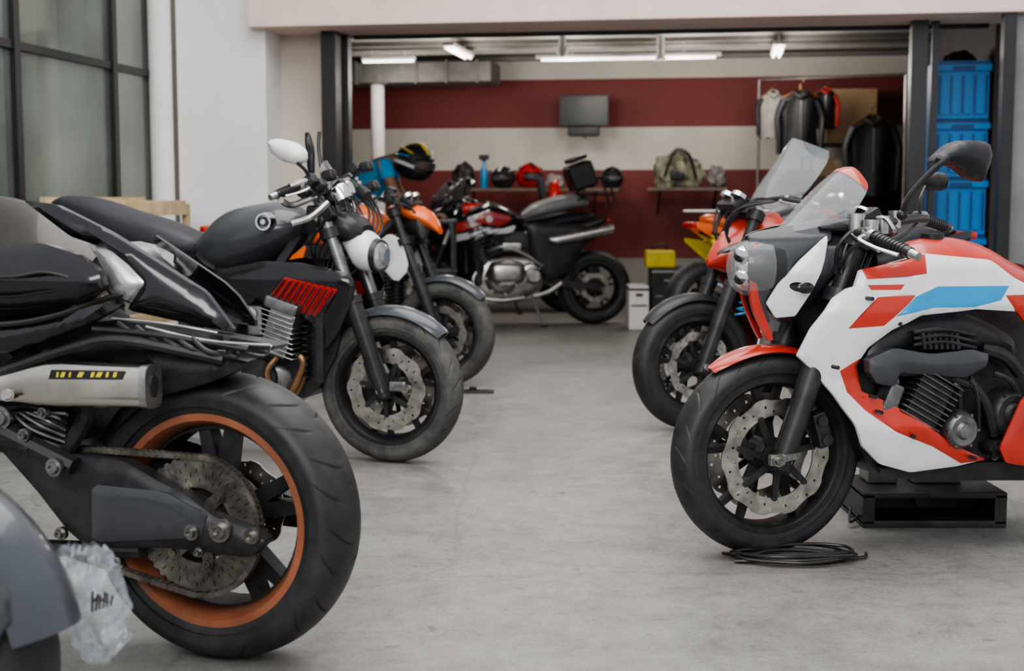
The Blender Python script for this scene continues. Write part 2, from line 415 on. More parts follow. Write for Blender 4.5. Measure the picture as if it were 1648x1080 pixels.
def generic(rt,o):
    tk=o.get('tank',GLB); WB=1.42
    wheel(rt,'front_wheel',0,.3,.215,.058,o.get('rim',BLKM),tm=o.get('tm',RUB),ns=5,n=120,groove=False,ro=.155)
    wheel(rt,'rear_wheel',-WB,.31,.215,.085,o.get('rim',BLKM),tm=o.get('tm',RUB),ns=5,n=120,groove=False,ro=.12,ri=.08)
    fender(rt,(0,.3),.325,o.get('f0',40),o.get('f1',125),.07,o.get('fend',BLK))
    forks(rt,(0,.3),(-.27,1.0),sl=o.get('slider',BLKM),tb=o.get('tube',CHR))
    b=B(BLKM)
    b.tube([(-.36,.34,1.03),(-.31,.22,1.05),(-.28,.1,1.04),(-.28,-.1,1.04),(-.31,-.22,1.05),(-.36,-.34,1.03)],.012,n=10); fin(b,'handlebar',rt)
    for sd in (1,-1): grip(rt,(-.34,.25*sd,1.045),(-.38,.37*sd,1.025))
    b=B(BLK)
    for i in range(6):
        k=(-1)**i; b.tube([(-.3,.2*k,1.04),(-.16-.02*i,.1*k,1.0+.01*i),(-.14,.05*k,.88),(-.3,.08*k,.75-.02*i)],.006)
    fin(b,'control_cables',rt)
    if o.get('mirror',True):
        for sd in (1,-1):
            b=B(BLK); b.tube([(-.33,.22*sd,1.05),(-.3,.28*sd,1.13),(-.33,.34*sd,1.17)],.006); 
            b.loft([(-.345,1.19,.02,.01,.36*sd),(-.34,1.19,.055,.03,.36*sd),(-.32,1.19,.06,.035,.36*sd),(-.3,1.19,.03,.015,.36*sd)],n=16); fin(b,'mirror',rt)
    b=B(BLK); b.box((-.2,0,1.03),(.09,.16,.05),rot=Matrix.Rotation(.6,4,'Y'),bev=.015); b.m(CHR)
    for sd in (1,-1): b.lathe([(.001,.02),(.035,.02),(.04,.0),(.001,0)],(-.2,.045*sd,1.055),axis=(-.5,0,.8),n=20,closed=False)
    fin(b,'instrument_cluster',rt)
    b=B(tk); b.loft([(-.34,.87,.07,.06),(-.42,.88,.14,.11),(-.55,.9,.165,.125),(-.7,.87,.14,.1),(-.82,.83,.08,.05)],n=24)
    if o.get('tankpatch'):
        b.m(o['tankpatch']); b.panel([(-.42,.9),(-.55,.93),(-.7,.87),(-.62,.84),(-.46,.85)],.166,bulge=.012,thick=.004)
    to=fin(b,'fuel_tank',rt)
    b=B(CHR); b.cyl((-.52,0,1.015),(-.52,0,1.03),.03,n=20); fin(b,'fuel_cap',to)
    b=B(o.get('seat',SEAT)); b.loft([(-.76,.83,.06,.03),(-.84,.82,.12,.05),(-1.0,.83,.15,.055),(-1.15,.87,.13,.055),(-1.35,.9,.1,.045),(-1.42,.91,.04,.015)],n=20); fin(b,'seat',rt)
    b=B(o.get('tail',tk)); b.panel([(-.8,.8),(-1.0,.79),(-1.2,.83),(-1.5,.9),(-1.55,.87),(-1.3,.74),(-1.05,.64),(-.86,.64)],.13,sides=(1,-1),yf=lambda x,z:(x+.8)*.08,patches=o.get('tailpatch',())); fin(b,'tail_cowl',rt,split=True)
    b=B(REDD); b.box((-1.53,0,.87),(.05,.12,.04),bev=.012); fin(b,'tail_light',rt)
    engine(rt,-.64,.43,o.get('es',1.1),y=.13,mat=o.get('eng',ENG),cov=o.get('eng',ENG))
    b=B(BLK); b.panel([(-.42,.8),(-.95,.78),(-1.08,.66),(-1.0,.5),(-.84,.42),(-.7,.55),(-.45,.66)],.115,thick=.23,bulge=.02,grid=.05); fin(b,'airbox',rt)
    b=B(ENGD)
    for sd in (1,-1):
        b.tube([(-.27,.05*sd,.93),(-.5,.14*sd,.72),(-.85,.12*sd,.6),(-.98,.11*sd,.42)],.024,n=8)
        b.tube([(-.27,.05*sd,.85),(-.38,.12*sd,.55),(-.45,.11*sd,.32),(-.8,.1*sd,.27),(-.98,.11*sd,.36)],.018,n=8)
        b.tube([(-.8,.1*sd,.68),(-1.1,.1*sd,.74),(-1.4,.07*sd,.82)],.013,n=8)
    fin(b,'frame',rt)
    b=B(o.get('swing',ENGD))
    for sd in (1,-1): b.bar((-.95,.1*sd,.38),(-WB-.03,.11*sd,.31),(.018,.035),(.016,.025))
    b.cyl((-.97,.11,.38),(-.97,-.11,.38),.02); bolt(b,(-WB,.125,.31)); fin(b,'swingarm',rt)
    b=B(STL)
    for k in (-.03,.03): b.tube([(-.5,k,.56),(-.4,k,.5),(-.38,k,.3),(-.5,k+.03,.2),(-.8,.08,.22)],.018,n=10)
    b.tube([(-.8,.09,.22),(-1.0,.15,.28),(-1.12,.17,.36)],.022,n=10)
    if o.get('muffler',True): b.loft([(-1.08,.345,.03,.03,.175),(-1.14,.37,.045,.05,.18),(-1.48,.47,.045,.05,.2),(-1.52,.48,.03,.035,.2)],n=20,e=2)
    fin(b,'exhaust',rt)
    b=B(BLKM)
    for i in range(12): b.box((-.32,0,.46+.022*i),(.02,.28,.006),bev=0)
    b.box((-.33,.15,.58),(.03,.02,.28),bev=.004); b.box((-.33,-.15,.58),(.03,.02,.28),bev=.004); fin(b,'radiator',rt)
    b=B(ENGD); b.bar((-.85,.14,.3),(-.95,.24,.02),(.008,.01),(.008,.01)); b.box((-.96,.25,.012),(.05,.03,.02),bev=.005); fin(b,'side_stand',rt)
    if o.get('head',True):
        b=B(o.get('headm',BLK)); b.lathe([(.001,-.1),(.05,-.09),(.08,-.03),(.085,.0),(.08,.01)],(-.13,0,.9),axis=(1,0,-.05),n=28,closed=False)
        b.m(REF); b.lathe([(.076,.006),(.05,-.02),(.001,-.03)],(-.13,0,.9),axis=(1,0,-.05),n=28,closed=False)
        b.m(LENS); b.lathe([(.078,.008),(.05,.026),(.001,.03)],(-.13,0,.9),axis=(1,0,-.05),n=28,closed=False); fin(b,'headlight',rt)
    if o.get('sport'):
        fm=o['sport']; k=o.get('back',0.)
        b=B(fm); b.loft([(.06-k,.76,.012,.015),(.02-k,.79,.05,.06),(-.08-k,.83,.1,.12),(-.2-k,.88,.14,.12),(-.3-k,.92,.14,.07)],n=24,e=1.5,k=2)
        fin(b,'nose_cowl',rt,sharp=.4)
        b=B(GLB)
        for sd in (1,-1): b.loft([(.03-k,.8,.004,.008,.035*sd),(-.02-k,.82,.018,.022,.055*sd),(-.1-k,.85,.02,.02,.085*sd),(-.15-k,.87,.006,.008,.1*sd)],n=14)
        fin(b,'headlight',rt,split=True)
        b=B(fm); b.panel([(-.06-k,.86),(-.3,.92),(-.42,.86),(-.55,.78),(-.5,.62),(-.62,.42),(-.9,.34),(-.8,.2),(-.45,.2),(-.3,.38),(-.26,.58),(-.12-k*.6,.66),(-.02-k,.76)],.19,sides=(1,-1),bulge=.03,
            yf=lambda x,z:-max(0,x+.4)*.35-max(0,.35-z)*.4,patches=o.get('patches',())); fin(b,'side_fairing',rt,split=True)
        q=k
        screen(rt,[(-.1-q,.92,-.28-q,.98,.14),(-.17-q,1.05,-.34-q,1.08,.15),(-.24-q,1.15,-.38-q,1.16,.13),(-.31-q,1.22,-.41-q,1.2,.08)] if not o.get('tall') else
            [(-.12-q,.95,-.3-q,1.02,.15),(-.21-q,1.1,-.4-q,1.13,.16),(-.3-q,1.22,-.48-q,1.22,.14),(-.38-q,1.33,-.53-q,1.27,.08)],o.get('glass',SMK))
# ================================================================ R1 : white and red sports tourer
def bikeR1():
    global SY; SY=1
    fr=Frame(ground(1229,889),pi+radians(18),1); L=fr.L;P=fr.P
    rt=root('motorcycle',fr,'white and red sport motorcycle with blue side flash beside coiled cable')
    wheel(rt,'front_wheel',0,.3,.23,.058,BLKM,ns=5,ro=.172,ri=.122,n=380,lip=.026,N=22)
    fender(rt,(0,.3),.325,54,118,.062,RED,drop=.018,taper=.6)
    ax=fr(1256,738,.11); tp=fr(1385,372,.11); forks(rt,(0,.3),tp,yo=.105,r=.029,frac=.47)
    caliper(rt,fr(1318,690,.08),.3)
    b=B(BLT); q=P(1250,740,.14); b.box(q,(.05,.02,.035),bev=.006); b.bar(q,q+V((-.07,0,.01)),(.008,.012),(.008,.008)); bolt(b,q+V((0,.01,0)),.013); fin(b,'axle_clamp',rt)
    b=B(BLK); b.tube([P(1290,700,.12),P(1325,600,.12),P(1340,520,.1)],.005); fin(b,'brake_hose',rt)
    def st(px,y0,y1,hw,yo=0):
        u,z0=fr(px,y0,yo); _,z1=fr(px,y1,yo); return (u,(z0+z1)/2,hw,abs(z0-z1)/2)
    b=B(DGR); b.loft([st(1206,396,450,.03),st(1235,380,500,.07),st(1270,371,520,.085),st(1310,366,480,.1),st(1352,367,420,.115)],n=28,e=1.7)
    no=fin(b,'nose_cowl',rt,'dark grey nose cowl')
    zr=fr(1300,440,.13)[1]
    yn=lambda x,z:-max(0,x+.24)*.38-max(0,z-.93)*.5+.012-abs(z-zr)*.16
    b=B(DGR); b.panel(L(.13,(1236,382),(1252,374),(1300,363),(1352,366),(1346,386),(1322,404),(1294,424),(1266,472),(1258,496),(1266,524),(1250,520),(1236,480),(1226,446),(1236,410)),.15,bulge=.006,er=.01,yf=yn,thick=.012,grid=.014,sides=(1,-1),rr=.1); fin(b,'cowl_cheek',no,split=True)
    b=B(BLK); b.loft([st(1194,392,462,.045),st(1222,382,478,.07),st(1246,378,482,.08)],n=24,e=2.)
    b.m(REF); b.loft([st(1180,410,452,.01),st(1188,398,462,.03),st(1204,390,470,.05),st(1218,388,472,.055)],n=24,e=2.)
    b.m(LENS); b.loft([st(1172,416,442,.012),st(1180,398,462,.036),st(1200,386,476,.06),st(1230,380,478,.077)],n=24,e=2.)
    b.m(CHR)
    for y_ in (412,448):
        q=P(1192,y_,.035); b.lathe([(.001,.008),(.018,.006),(.024,.0),(.02,-.01),(.001,-.01)],q,axis=(.8,.6,0),n=20,closed=False)
    fin(b,'headlight',rt)
    b=B(RED); b.panel(L(.13,(1240,394),(1247,392),(1238,440),(1247,490),(1271,552),(1262,554),(1236,497),(1230,440)),.155,bulge=.003,er=.01,grid=.015,thick=.014,yf=yn,sides=(1,-1)); fin(b,'cowl_trim',no,'red trim strip',split=True)
    hole=[]; hc=fr(1301,464,.15)
    for i in range(16): a=2*pi*i/16; hole.append((hc[0]+.026*cos(a),hc[1]+.014*sin(a)+.004*cos(a)))
    b=B(WHT); b.panel(L(.15,(1344,380),(1336,420),(1320,470),(1300,512),(1274,516),(1260,492),(1274,460),(1302,422),(1334,388)),.166,bulge=.004,er=.008,grid=.013,yf=yn,patches=[(None,hole)],sides=(1,-1),rr=.06); fin(b,'cowl_side_panel',no,'white side panel with oval vent',split=True)
    b=B(GLB); b.sph((hc[0],.135,hc[1]),.028,(1,.3,.6)); fin(b,'air_vent',no)
    r=lambda a,b_,hw:(*fr(*a,0),*fr(*b_,hw),hw)
    screen(rt,[r((1246,376),(1366,354),.13),r((1285,335),(1378,337),.13),r((1322,296),(1390,318),.12),r((1350,272),(1397,303),.1),r((1368,268),(1396,294),.08)],GLS,top=6,tm=RED,label='clear windscreen with red top edge')
    b=B(BLK); b.loft([st(1296,362,370,.09),st(1340,352,378,.12),st(1400,352,385,.1),st(1430,362,380,.05)],n=20,e=3)
    b.box(P(1385,352,.04),(.07,.14,.05),rot=Matrix.Rotation(.5,4,'Y'),bev=.012); b.m(CHR); b.lathe([(.001,.01),(.03,.01),(.035,0),(.001,0)],P(1392,344,.05),axis=(-.5,0,.8),n=20,closed=False)
    fin(b,'instrument_cluster',rt)
    b=B(BLKM); b.tube([P(1392,376,.2),P(1375,372,.12),P(1420,360,0),P(1470,352,-.12),P(1490,352,-.2)],.014,n=10); fin(b,'handlebar',rt)
    grip(rt,P(1408,382,.23),P(1466,408,.37)); grip(rt,P(1486,352,-.24),P(1524,366,-.37))
    b=B(SIL)
    for (px,py,yo,rr_) in ((1378,362,.15,.022),(1402,372,.19,.02),(1420,365,.1,.018),(1440,356,-.05,.018)):
        q=P(px,py,yo); b.lathe([(.001,-.02),(rr_,-.02),(rr_,.022),(rr_*1.1,.022),(rr_*1.1,.032),(.001,.032)],q,axis=(0,0,1),n=18,closed=False)
    b.tube([P(1370,375,.15),P(1395,392,.2),P(1415,402,.26)],.009); b.tube([P(1400,350,.1),P(1425,352,.12),P(1440,372,.2)],.007)
    fin(b,'master_cylinder',rt,split=True)
    b=B(BLK)
    for i in range(6): b.tube([P(1380+10*i,365,.16-.03*i),P(1350+12*i,395,.14-.02*i),P(1345+9*i,440,.12)],.006)
    b.tube([P(1400,385,.24),P(1372,400,.2),P(1350,430,.14)],.007); b.tube([P(1480,352,-.22),P(1450,380,-.1),P(1400,400,.0)],.007); fin(b,'control_cables',rt)
    b=B(BLK); b.tube([P(1452,346,.22),P(1462,318,.24),P(1495,280,.27),P(1528,252,.3)],.0085,n=8)
    q=L(.3,(1512,258),(1540,232),(1565,224),(1604,228),(1609,252),(1594,293),(1574,288),(1550,268),(1526,262))
    b.panel(q,.3,thick=.035,bulge=.03,er=.015,grid=.012); b.sph(P(1452,346,.22),.016); fin(b,'mirror',rt)
    b=B(BLK); b.tube([P(1480,345,-.2),P(1482,320,-.2),P(1490,300,-.22)],.006); x0,z0=fr(1490,292,-.22); b.loft([(x0,z0,.01,.01,-.22),(x0-.02,z0,.05,.03,-.22),(x0-.05,z0,.05,.03,-.22)],k=1); fin(b,'mirror',rt)
    b=B(RED); b.loft([st(1412,428,450,.04),st(1432,404,460,.085),st(1465,388,480,.12),st(1515,381,500,.135),st(1570,392,500,.135),st(1620,420,500,.11),st(1700,455,510,.08)],n=32,e=1.7)
    to=fin(b,'fuel_tank',rt)
    b=B(BLK); q=P(1500,380,0); b.cyl(q-V((0,0,.01)),q+V((0,0,.008)),.035,n=20); fin(b,'fuel_cap',to)
    b=B(BLK); b.loft([st(1386,400,450,.09),st(1410,392,450,.11),st(1440,392,440,.12)],e=3,n=20); fin(b,'dash_cover',rt)
    zc=fr(1480,500,.2)[1]; zl=fr(1400,690,.2)[1]
    yf=lambda x,z:-max(0,x+.32)*.3-min(.05,abs(z-zc)*.18)-max(0,z-.86)*.5+.02-min(.03,max(0,zl-z)*.25)+(.03 if z<zl else .03*max(0,1-(z-zl)/.15))
    red1=L(.2,(1370,530),(1410,478),(1463,474),(1418,524)); red2=L(.2,(1394,434),(1492,409),(1484,440),(1398,450)); red3=L(.2,(1398,459),(1448,457),(1442,466),(1402,467))
    blu=L(.2,(1433,509),(1463,476),(1500,460),(1614,459),(1598,482),(1556,493),(1490,494),(1452,503))
    red4=L(.2,(1364,600),(1392,578),(1402,628),(1430,642),(1480,672),(1535,714),(1600,742),(1550,747),(1498,718),(1438,694),(1398,662),(1374,634))
    red5=L(.2,(1606,474),(1700,474),(1700,560),(1640,530))
    body=L(.2,(1383,462),(1392,436),(1440,422),(1490,408),(1592,418),(1625,446),(1690,482),(1690,540),(1655,535),(1625,500),(1560,496),(1530,500),(1472,506),(1432,530),(1402,560),(1388,590),(1396,632),(1425,645),(1475,672),(1530,714),(1592,741),(1545,752),(1470,762),(1425,750),(1398,722),(1384,684),(1358,640),(1326,598),(1306,578),(1322,532),(1352,482),(1372,466))
    b=B(WHT); b.panel(body,.222,bulge=.008,er=.008,grid=.015,yf=yf,sides=(1,-1),rnd=1,rr=.05,thick=.012,patches=[(RED,red1),(RED,red2),(RED,red3),(BLU,blu),(RED,red4),(RED,red5)])
    fo=fin(b,'side_fairing',rt,'white fairing with red and blue patches',split=True)
    b=B(BLK)
    for (x,y) in ((1400,637),(1410,662),(1462,700),(1560,735),(1395,480),(1340,590),(1440,520),(1490,497)):
        q=P(x,y,.2); q.y=.2; b.cyl(q,q+V((0,.03,0)),.006,n=8)
    fin(b,'fairing_screw',fo,split=True)
    b=B(BLKM); b.panel(L(.15,(1345,470),(1420,450),(1640,480),(1760,520),(1760,700),(1650,772),(1430,772),(1398,735),(1385,660),(1350,600)),.13,bulge=.02,thick=.25,grid=.05); fin(b,'frame',rt)
    b=B(BLK); b.panel(L(.2,(1428,536),(1470,512),(1560,504),(1600,520),(1640,545),(1650,575),(1600,560),(1520,556),(1460,562),(1420,590),(1405,600),(1402,575)),.19,bulge=.02,thick=.03,er=.02); fin(b,'upper_frame_cover',rt)
    b=B(DGR); b.panel(L(.21,(1398,578),(1440,560),(1500,570),(1565,562),(1592,570),(1590,588),(1555,608),(1500,604),(1450,600),(1440,622),(1412,618),(1400,600)),.225,bulge=.015,thick=.03,er=.012,grid=.016,rr=.1); fin(b,'air_duct',rt)
    b=B(ENGD)
    for i in range(7): b.box(P(1480+9*i,548,.19),(.012,.05,.05),rot=Matrix.Rotation(.2,4,'Y'),bev=.003)
    for i in range(3): b.tube([P(1470,535+10*i,.2),P(1520,530+10*i,.215),P(1570,540+10*i,.2)],.006)
    fin(b,'throttle_body',rt)
    b=B(ENG); c=P(1487,642,.17)
    for i in range(9):
        q=c+V((0.01*i-.04,0,-.0145*i+.06)); b.box(q,(.15,.09,.005),rot=Matrix.Rotation(-.5,4,'Y'),bev=.0015,seg=1)
    b.m(ENGD); b.box(c,(.12,.07,.14),rot=Matrix.Rotation(-.5,4,'Y'),bev=.01); b.m(ENG)
    b.box(P(1430,640,.17),(.05,.06,.09),rot=Matrix.Rotation(-.4,4,'Y'),bev=.01)
    for (x,y) in ((1440,615),(1456,700),(1580,640),(1600,735),(1510,735)): bolt(b,P(x,y,.17),.008,.012)
    b.m(ENGD); b.loft([st(1470,660,745,.1),st(1520,655,745,.13),st(1600,650,745,.15),st(1680,600,745,.15)],n=24,e=4)
    eo=fin(b,'engine',rt)
    for (px,py,r_,yo) in ((1545,692,.058,.2),(1625,665,.075,.17),(1500,700,.03,.16),(1598,720,.025,.17)):
        b=B(ENG if px==1545 else ENGD); c=P(px,py,yo)
        b.lathe([(.001,.03),(r_*.35,.03),(r_*.45,.02),(r_*.75,.022),(r_*.9,.012),(r_,-.01),(r_*1.05,-.05),(.001,-.05)],c,n=32,closed=False)
        for i in range(6): a=2*pi*i/6; q=c+V((cos(a)*r_*.88,.01,sin(a)*r_*.88)); b.cyl(q,q+V((0,.01,0)),.005,n=6)
        fin(b,'engine_cover',eo)
    b=B(ENGD); 
    for (x0,y0,x1,y1,rr_) in ((1440,600,1560,620,.012),(1560,610,1600,700,.014),(1600,600,1640,640,.01),(1580,560,1640,600,.02),(1530,610,1545,660,.008),(1560,600,1575,690,.007)):
        b.tube([P(x0,y0,.17),P((x0+x1)/2+6,(y0+y1)/2-8,.19),P(x1,y1,.17)],rr_)
    fin(b,'coolant_hose',rt,split=True)
    b=B(RED); b.panel(L(.22,(1612,722),(1650,638),(1720,620),(1740,745),(1660,752),(1622,746)),.22,bulge=.008,er=.01,grid=.03,sides=(1,-1),rr=.08); fin(b,'rear_side_fairing',rt,'red lower fairing',split=True)
    b=B(BLK); b.panel(L(.17,(1424,752),(1500,760),(1600,744),(1760,748),(1760,775),(1440,776)),.16,bulge=.01,thick=.32,grid=.05); fin(b,'belly_pan',rt)
    wheel(rt,'rear_wheel',-1.42,.31,.215,.09,BLKM,n=120,groove=False,ro=.11,ri=.07)
    b=B(SEAT); b.loft([(-.86,.82,.06,.03),(-.95,.8,.13,.05),(-1.15,.82,.14,.05),(-1.4,.9,.1,.04),(-1.5,.93,.04,.02)]); fin(b,'seat',rt)
    b=B(RED); b.panel([(-.9,.8),(-1.2,.76),(-1.6,.92),(-1.62,.88),(-1.3,.7),(-.95,.68)],.13,sides=(1,-1)); fin(b,'tail_cowl',rt,split=True)
    b=B(ENGD)
    for sd in (1,-1): b.bar((-.9,.12*sd,.4),(-1.45,.12*sd,.31),(.02,.04),(.018,.03))
    b.cyl((-.92,.12,.4),(-.92,-.12,.4),.02); fin(b,'swingarm',rt)
# ================================================================ L1 : rear end with orange rim
def bikeL1():
    global SY; SY=1
    fr=Frame(ground(366,1052),pi-radians(19),1); L=fr.L;P=fr.P
    def st(px,y0,y1,hw,yo=0,yc=0):
        u,z0=fr(px,y0,yo); _,z1=fr(px,y1,yo); return (u,(z0+z1)/2,hw,abs(z0-z1)/2,yc)
    rt=root('motorcycle',fr,'black and bronze motorcycle with orange rear rim and steel silencer')
    R=.33
    wo=wheel(rt,'rear_wheel',0,R,.24,.088,ORG,ns=5,ro=0,n=480,lip=.03,split=.16,N=24)
    c=V((0,0,R))
    b=B(BLKM)
    for i in range(5):
        a=2*pi*i/5+.3
        for d in (-.17,.17): b.bar(c+V((cos(a),.0,sin(a)))*.05,c+V((cos(a+d),0,sin(a+d)))*.212,(.026,.022),(.02,.014))
    b.lathe([(.2095,.03),(.2095,-.06),(.203,-.06),(.203,.03)],c,n=48)
    b.lathe([(.07,.06),(.09,.03),(.09,-.03),(.07,-.06)],c,n=32); fin(b,'wheel_spider',wo,'black wheel spokes')
    b=B(SPK); disc(b,c,.115,.085,.152,pet=42,n=336,th=.006,pa=.018,holes=True); 
    for i in range(6):
        a=2*pi*i/6; b.bar(c+V((cos(a)*.04,.115,sin(a)*.04)),c+V((cos(a+.2)*.095,.115,sin(a+.2)*.095)),(.004,.016),(.004,.013)); 
        q=c+V((cos(a+.2)*.088,.118,sin(a+.2)*.088)); bolt(b,q,.009,.01)
    b.m(ENGD); b.cyl(c+V((0,.06,0)),c+V((0,.112,0)),.085,.07,n=32); fin(b,'sprocket',rt,'worn toothed steel sprocket')
    b=B(SPK)
    pts=[c+V((cos(radians(a))*.157,.115,sin(radians(a))*.157)) for a in range(80,-100,-5)]
    pts=[V((2*c.x-p.x,p.y,p.z)) for p in pts]
    p0=pts[0];p1=pts[-1]; pts=[p0+V((.62-.0155*i,0,.0)) for i in range(40)]+pts+[p1+V((.0155*i,0,.003*i)) for i in range(1,40)]
    for i in range(len(pts)-1):
        a=pts[i];d=pts[i+1]
        if (d-a).length<1e-4: continue
        for yy in (-.008,.008): b.bar(a-(d-a)*.15+V((0,yy,0)),d+(d-a)*.15+V((0,yy,0)),(.0015,.0065),(.0015,.0065))
        b.cyl(a+V((0,-.01,0)),a+V((0,.01,0)),.004,n=6)
    fin(b,'drive_chain',rt)
    b=B(DISC); disc(b,c,-.09,.07,.11); fin(b,'brake_disc',wo)
    sa=L(.15,(-160,640),(0,672),(100,728),(200,742),(262,778),(300,797),(345,832),(402,852),(428,872),(404,898),(340,890),(280,882),(140,880),(108,852),(60,790),(0,722),(-160,720))
    b=B(BLKM); b.panel(sa,.165,thick=.04,bulge=.014,er=.008,grid=.018,rr=.1)
    b.panel(sa,-.125,thick=.04,bulge=.0,grid=.05); b.cyl(P(-60,690,.15),P(-60,690,.15)-V((0,.3,0)),.03)
    so=fin(b,'swingarm',rt,'dark cast swingarm')
    b=B(DGR); b.panel(L(.17,(146,780),(262,792),(330,830),(322,866),(146,874)),.172,thick=.012,bulge=.006,er=.006,grid=.02,rr=.08); fin(b,'swingarm_web',so)
    b=B(BLT)
    for (x,y,r_) in ((310,856,.012),(355,853,.018),(406,862,.012),(322,888,.007),(100,858,.01)): bolt(b,P(x,y,.168),r_,.018)
    fin(b,'axle_nut',rt,split=True)
    b=B(STL); b.loft([st(-120,640,660,.02,.22,.2),st(-40,612,650,.022,.22,.2),st(5,602,648,.024,.22,.2),st(75,584,655,.03,.22,.2),st(150,586,656,.031,.22,.2),st(230,590,657,.03,.22,.2)],n=32,e=4,k=3)
    b.m(SIL); b.loft([st(226,588,658,.032,.22,.2),st(238,589,659,.032,.22,.2)],n=32,e=4,k=1); b.m(BLK); b.loft([st(237,606,642,.014,.22,.2),st(240,606,642,.014,.22,.2)],n=28,e=2.3,k=1)
    eo=fin(b,'silencer',rt,'scratched stainless silencer')
    b=B(BLK); b.panel(L(.23,(84,595),(200,597),(196,611),(80,610)),.2345,bulge=0,thick=.006,grid=.05,rnd=0); b.m(YEL)
    for x,w_ in ((92,3),(100,6),(112,3),(128,8),(148,5),(158,8),(172,4),(184,5)):
        b.panel(L(.235,(x-w_/2,607),(x,599),(x+w_,599),(x+w_/2,607)),.236,bulge=0,thick=.002,grid=.05,rnd=0)
    fin(b,'silencer_badge',eo,'black badge with yellow lettering')
    b=B(BLT); b.cyl(P(12,636,.21),P(12,636,.24),.014,n=16); b.cyl(P(12,636,.24),P(12,636,.25),.009,n=6); fin(b,'silencer_bolt',eo)
    b=B(BRZ); b.loft([st(-260,330,540,.16),st(-120,308,560,.16),st(0,314,560,.155),st(80,338,535,.14),st(130,374,500,.11),st(166,405,470,.06)],n=32,e=1.5)
    bo=fin(b,'tail_cowl',rt,'bronze grey tail cowl')
    b=B(GLB); zt=fr(0,450,.19)[1]
    b.panel(L(.19,(-260,396),(-20,392),(50,392),(110,410),(150,436),(162,462),(120,490),(60,505),(0,512),(-260,520)),.195,bulge=.015,er=.015,thick=.02,grid=.018,rr=.08,yf=lambda x,z:-abs(z-zt)*.35)
    b.panel(L(.19,(-260,530),(0,520),(80,512),(150,490),(190,492),(120,530),(60,552),(0,570),(-260,580)),.185,bulge=.012,er=.012,thick=.02,grid=.018,rr=.08)
    fin(b,'tail_side_panel',bo,'gloss black side panel',split=True)
    b=B(BRZ); 
    b.tube([P(-200,440,.2),P(0,446,.2),P(70,438,.2),P(120,448,.18)],.008,flat=.5); b.tube([P(-200,475,.19),P(0,478,.19),P(70,470,.19),P(120,464,.17)],.006,flat=.5)
    b.tube([P(-200,528,.19),P(0,522,.19),P(90,508,.18),P(160,484,.14),P(200,474,.12)],.012,flat=.6)
    fin(b,'tail_trim',bo,split=True)
    b=B(SIL); b.panel(L(.12,(134,392),(178,402),(205,428),(229,456),(206,490),(176,478),(160,462),(168,436),(152,414)),.13,bulge=.02,er=.015,thick=.2,grid=.014,rr=.08)
    b.m(LENS); b.panel(L(.12,(150,398),(178,404),(204,430),(226,456),(206,484),(180,470),(172,440)),.14,bulge=.015,er=.015,thick=.01,grid=.014,rr=.08); fin(b,'tail_light',rt,'silver clear-lens tail light')
    b=B(GLB)
    b.panel(L(.08,(60,322),(110,330),(190,374),(246,412),(330,470),(374,534),(330,527),(214,498),(232,456),(206,424),(178,398),(130,380)),.12,bulge=.02,er=.015,thick=.015,grid=.016,rr=.06,yf=lambda x,z:x*.12-.02); 
    b.panel(L(.08,(190,374),(246,412),(330,470),(374,534),(330,527),(214,498),(232,456)),-.06,bulge=-.02,er=.02,thick=.012,grid=.02); fin(b,'rear_mudguard',rt,split=True)
    b=B(BLK)
    b.panel(L(.12,(-150,560),(60,552),(160,512),(300,532),(440,556),(432,566),(300,562),(240,586),(60,590),(-150,600)),.14,bulge=.03,er=.03,thick=.06,grid=.03)
    b.panel(L(.05,(60,560),(160,522),(300,536),(420,560),(300,560),(240,600),(60,620)),.06,bulge=.0,thick=.12,grid=.05)
    b.tube([P(0,600,.2),P(120,560,.2),P(200,548,.18),P(360,580,.14)],.012); b.tube([P(150,530,.17),P(260,540,.16),P(400,562,.13)],.008)
    for i in range(5): b.tube([P(190+30*i,520+6*i,.15),P(230+26*i,545+5*i,.16),P(300+20*i,560+4*i,.12)],.006)
    b.panel(L(.13,(215,560),(330,572),(395,590),(330,618),(250,640),(238,600)),.135,bulge=.02,er=.02,thick=.03); fin(b,'subframe',rt)
    b=B(SIL); b.tube([P(235,526,.16),P(330,548,.15),P(436,556,.14)],.003); b.tube([P(180,512,.17),P(260,520,.16),P(350,536,.15)],.0025); b.tube([P(436,556,.14),P(425,572,.12),P(380,562,.12)],.0025); fin(b,'licence_plate_bracket',rt,'thin bright metal bracket edges')
    fender(rt,(0,R),R+.018,30,92,.1,BLK,drop=.05,name='rear_hugger',taper=.15)
    b=B(ENGD); b.panel(L(.1,(-260,560),(90,590),(120,640),(110,730),(40,720),(0,700),(-260,840)),.12,thick=.2,bulge=.02,grid=.05); fin(b,'frame',rt)
    b=B(BLKM)
    b.tube([P(-100,640,.2),P(0,690,.2),P(60,720,.19),P(120,750,.18)],.022); b.tube([P(-100,700,.22),P(0,706,.2),P(50,722,.2)],.014)
    for i in range(6): b.tube([P(0,660+9*i,.14),P(50,655+10*i,.18),P(100,675+9*i,.16),P(118,700+6*i,.12)],.006)
    b.tube([P(110,600,.15),P(140,660,.15),P(110,720,.15)],.02); fin(b,'rear_linkage',rt)
    b=B(ENG)
    for i in range(5): b.tube([P(20+12*i,664,.19),P(50+14*i,690-6*i,.2),P(105,712-10*i,.17)],.004)
    for (x,y,r_) in ((3,672,.018),(88,752,.014),(40,700,.01),(70,664,.008)): bolt(b,P(x,y,.21),r_,.014)
    fin(b,'brake_line',rt,split=True)
    b=B(BLK); b.tube([P(-80,860,.1),P(30,878,.12),P(140,884,.13),P(230,885,.13)],.02); fin(b,'foot_peg',rt)
    b=B(BLKM)
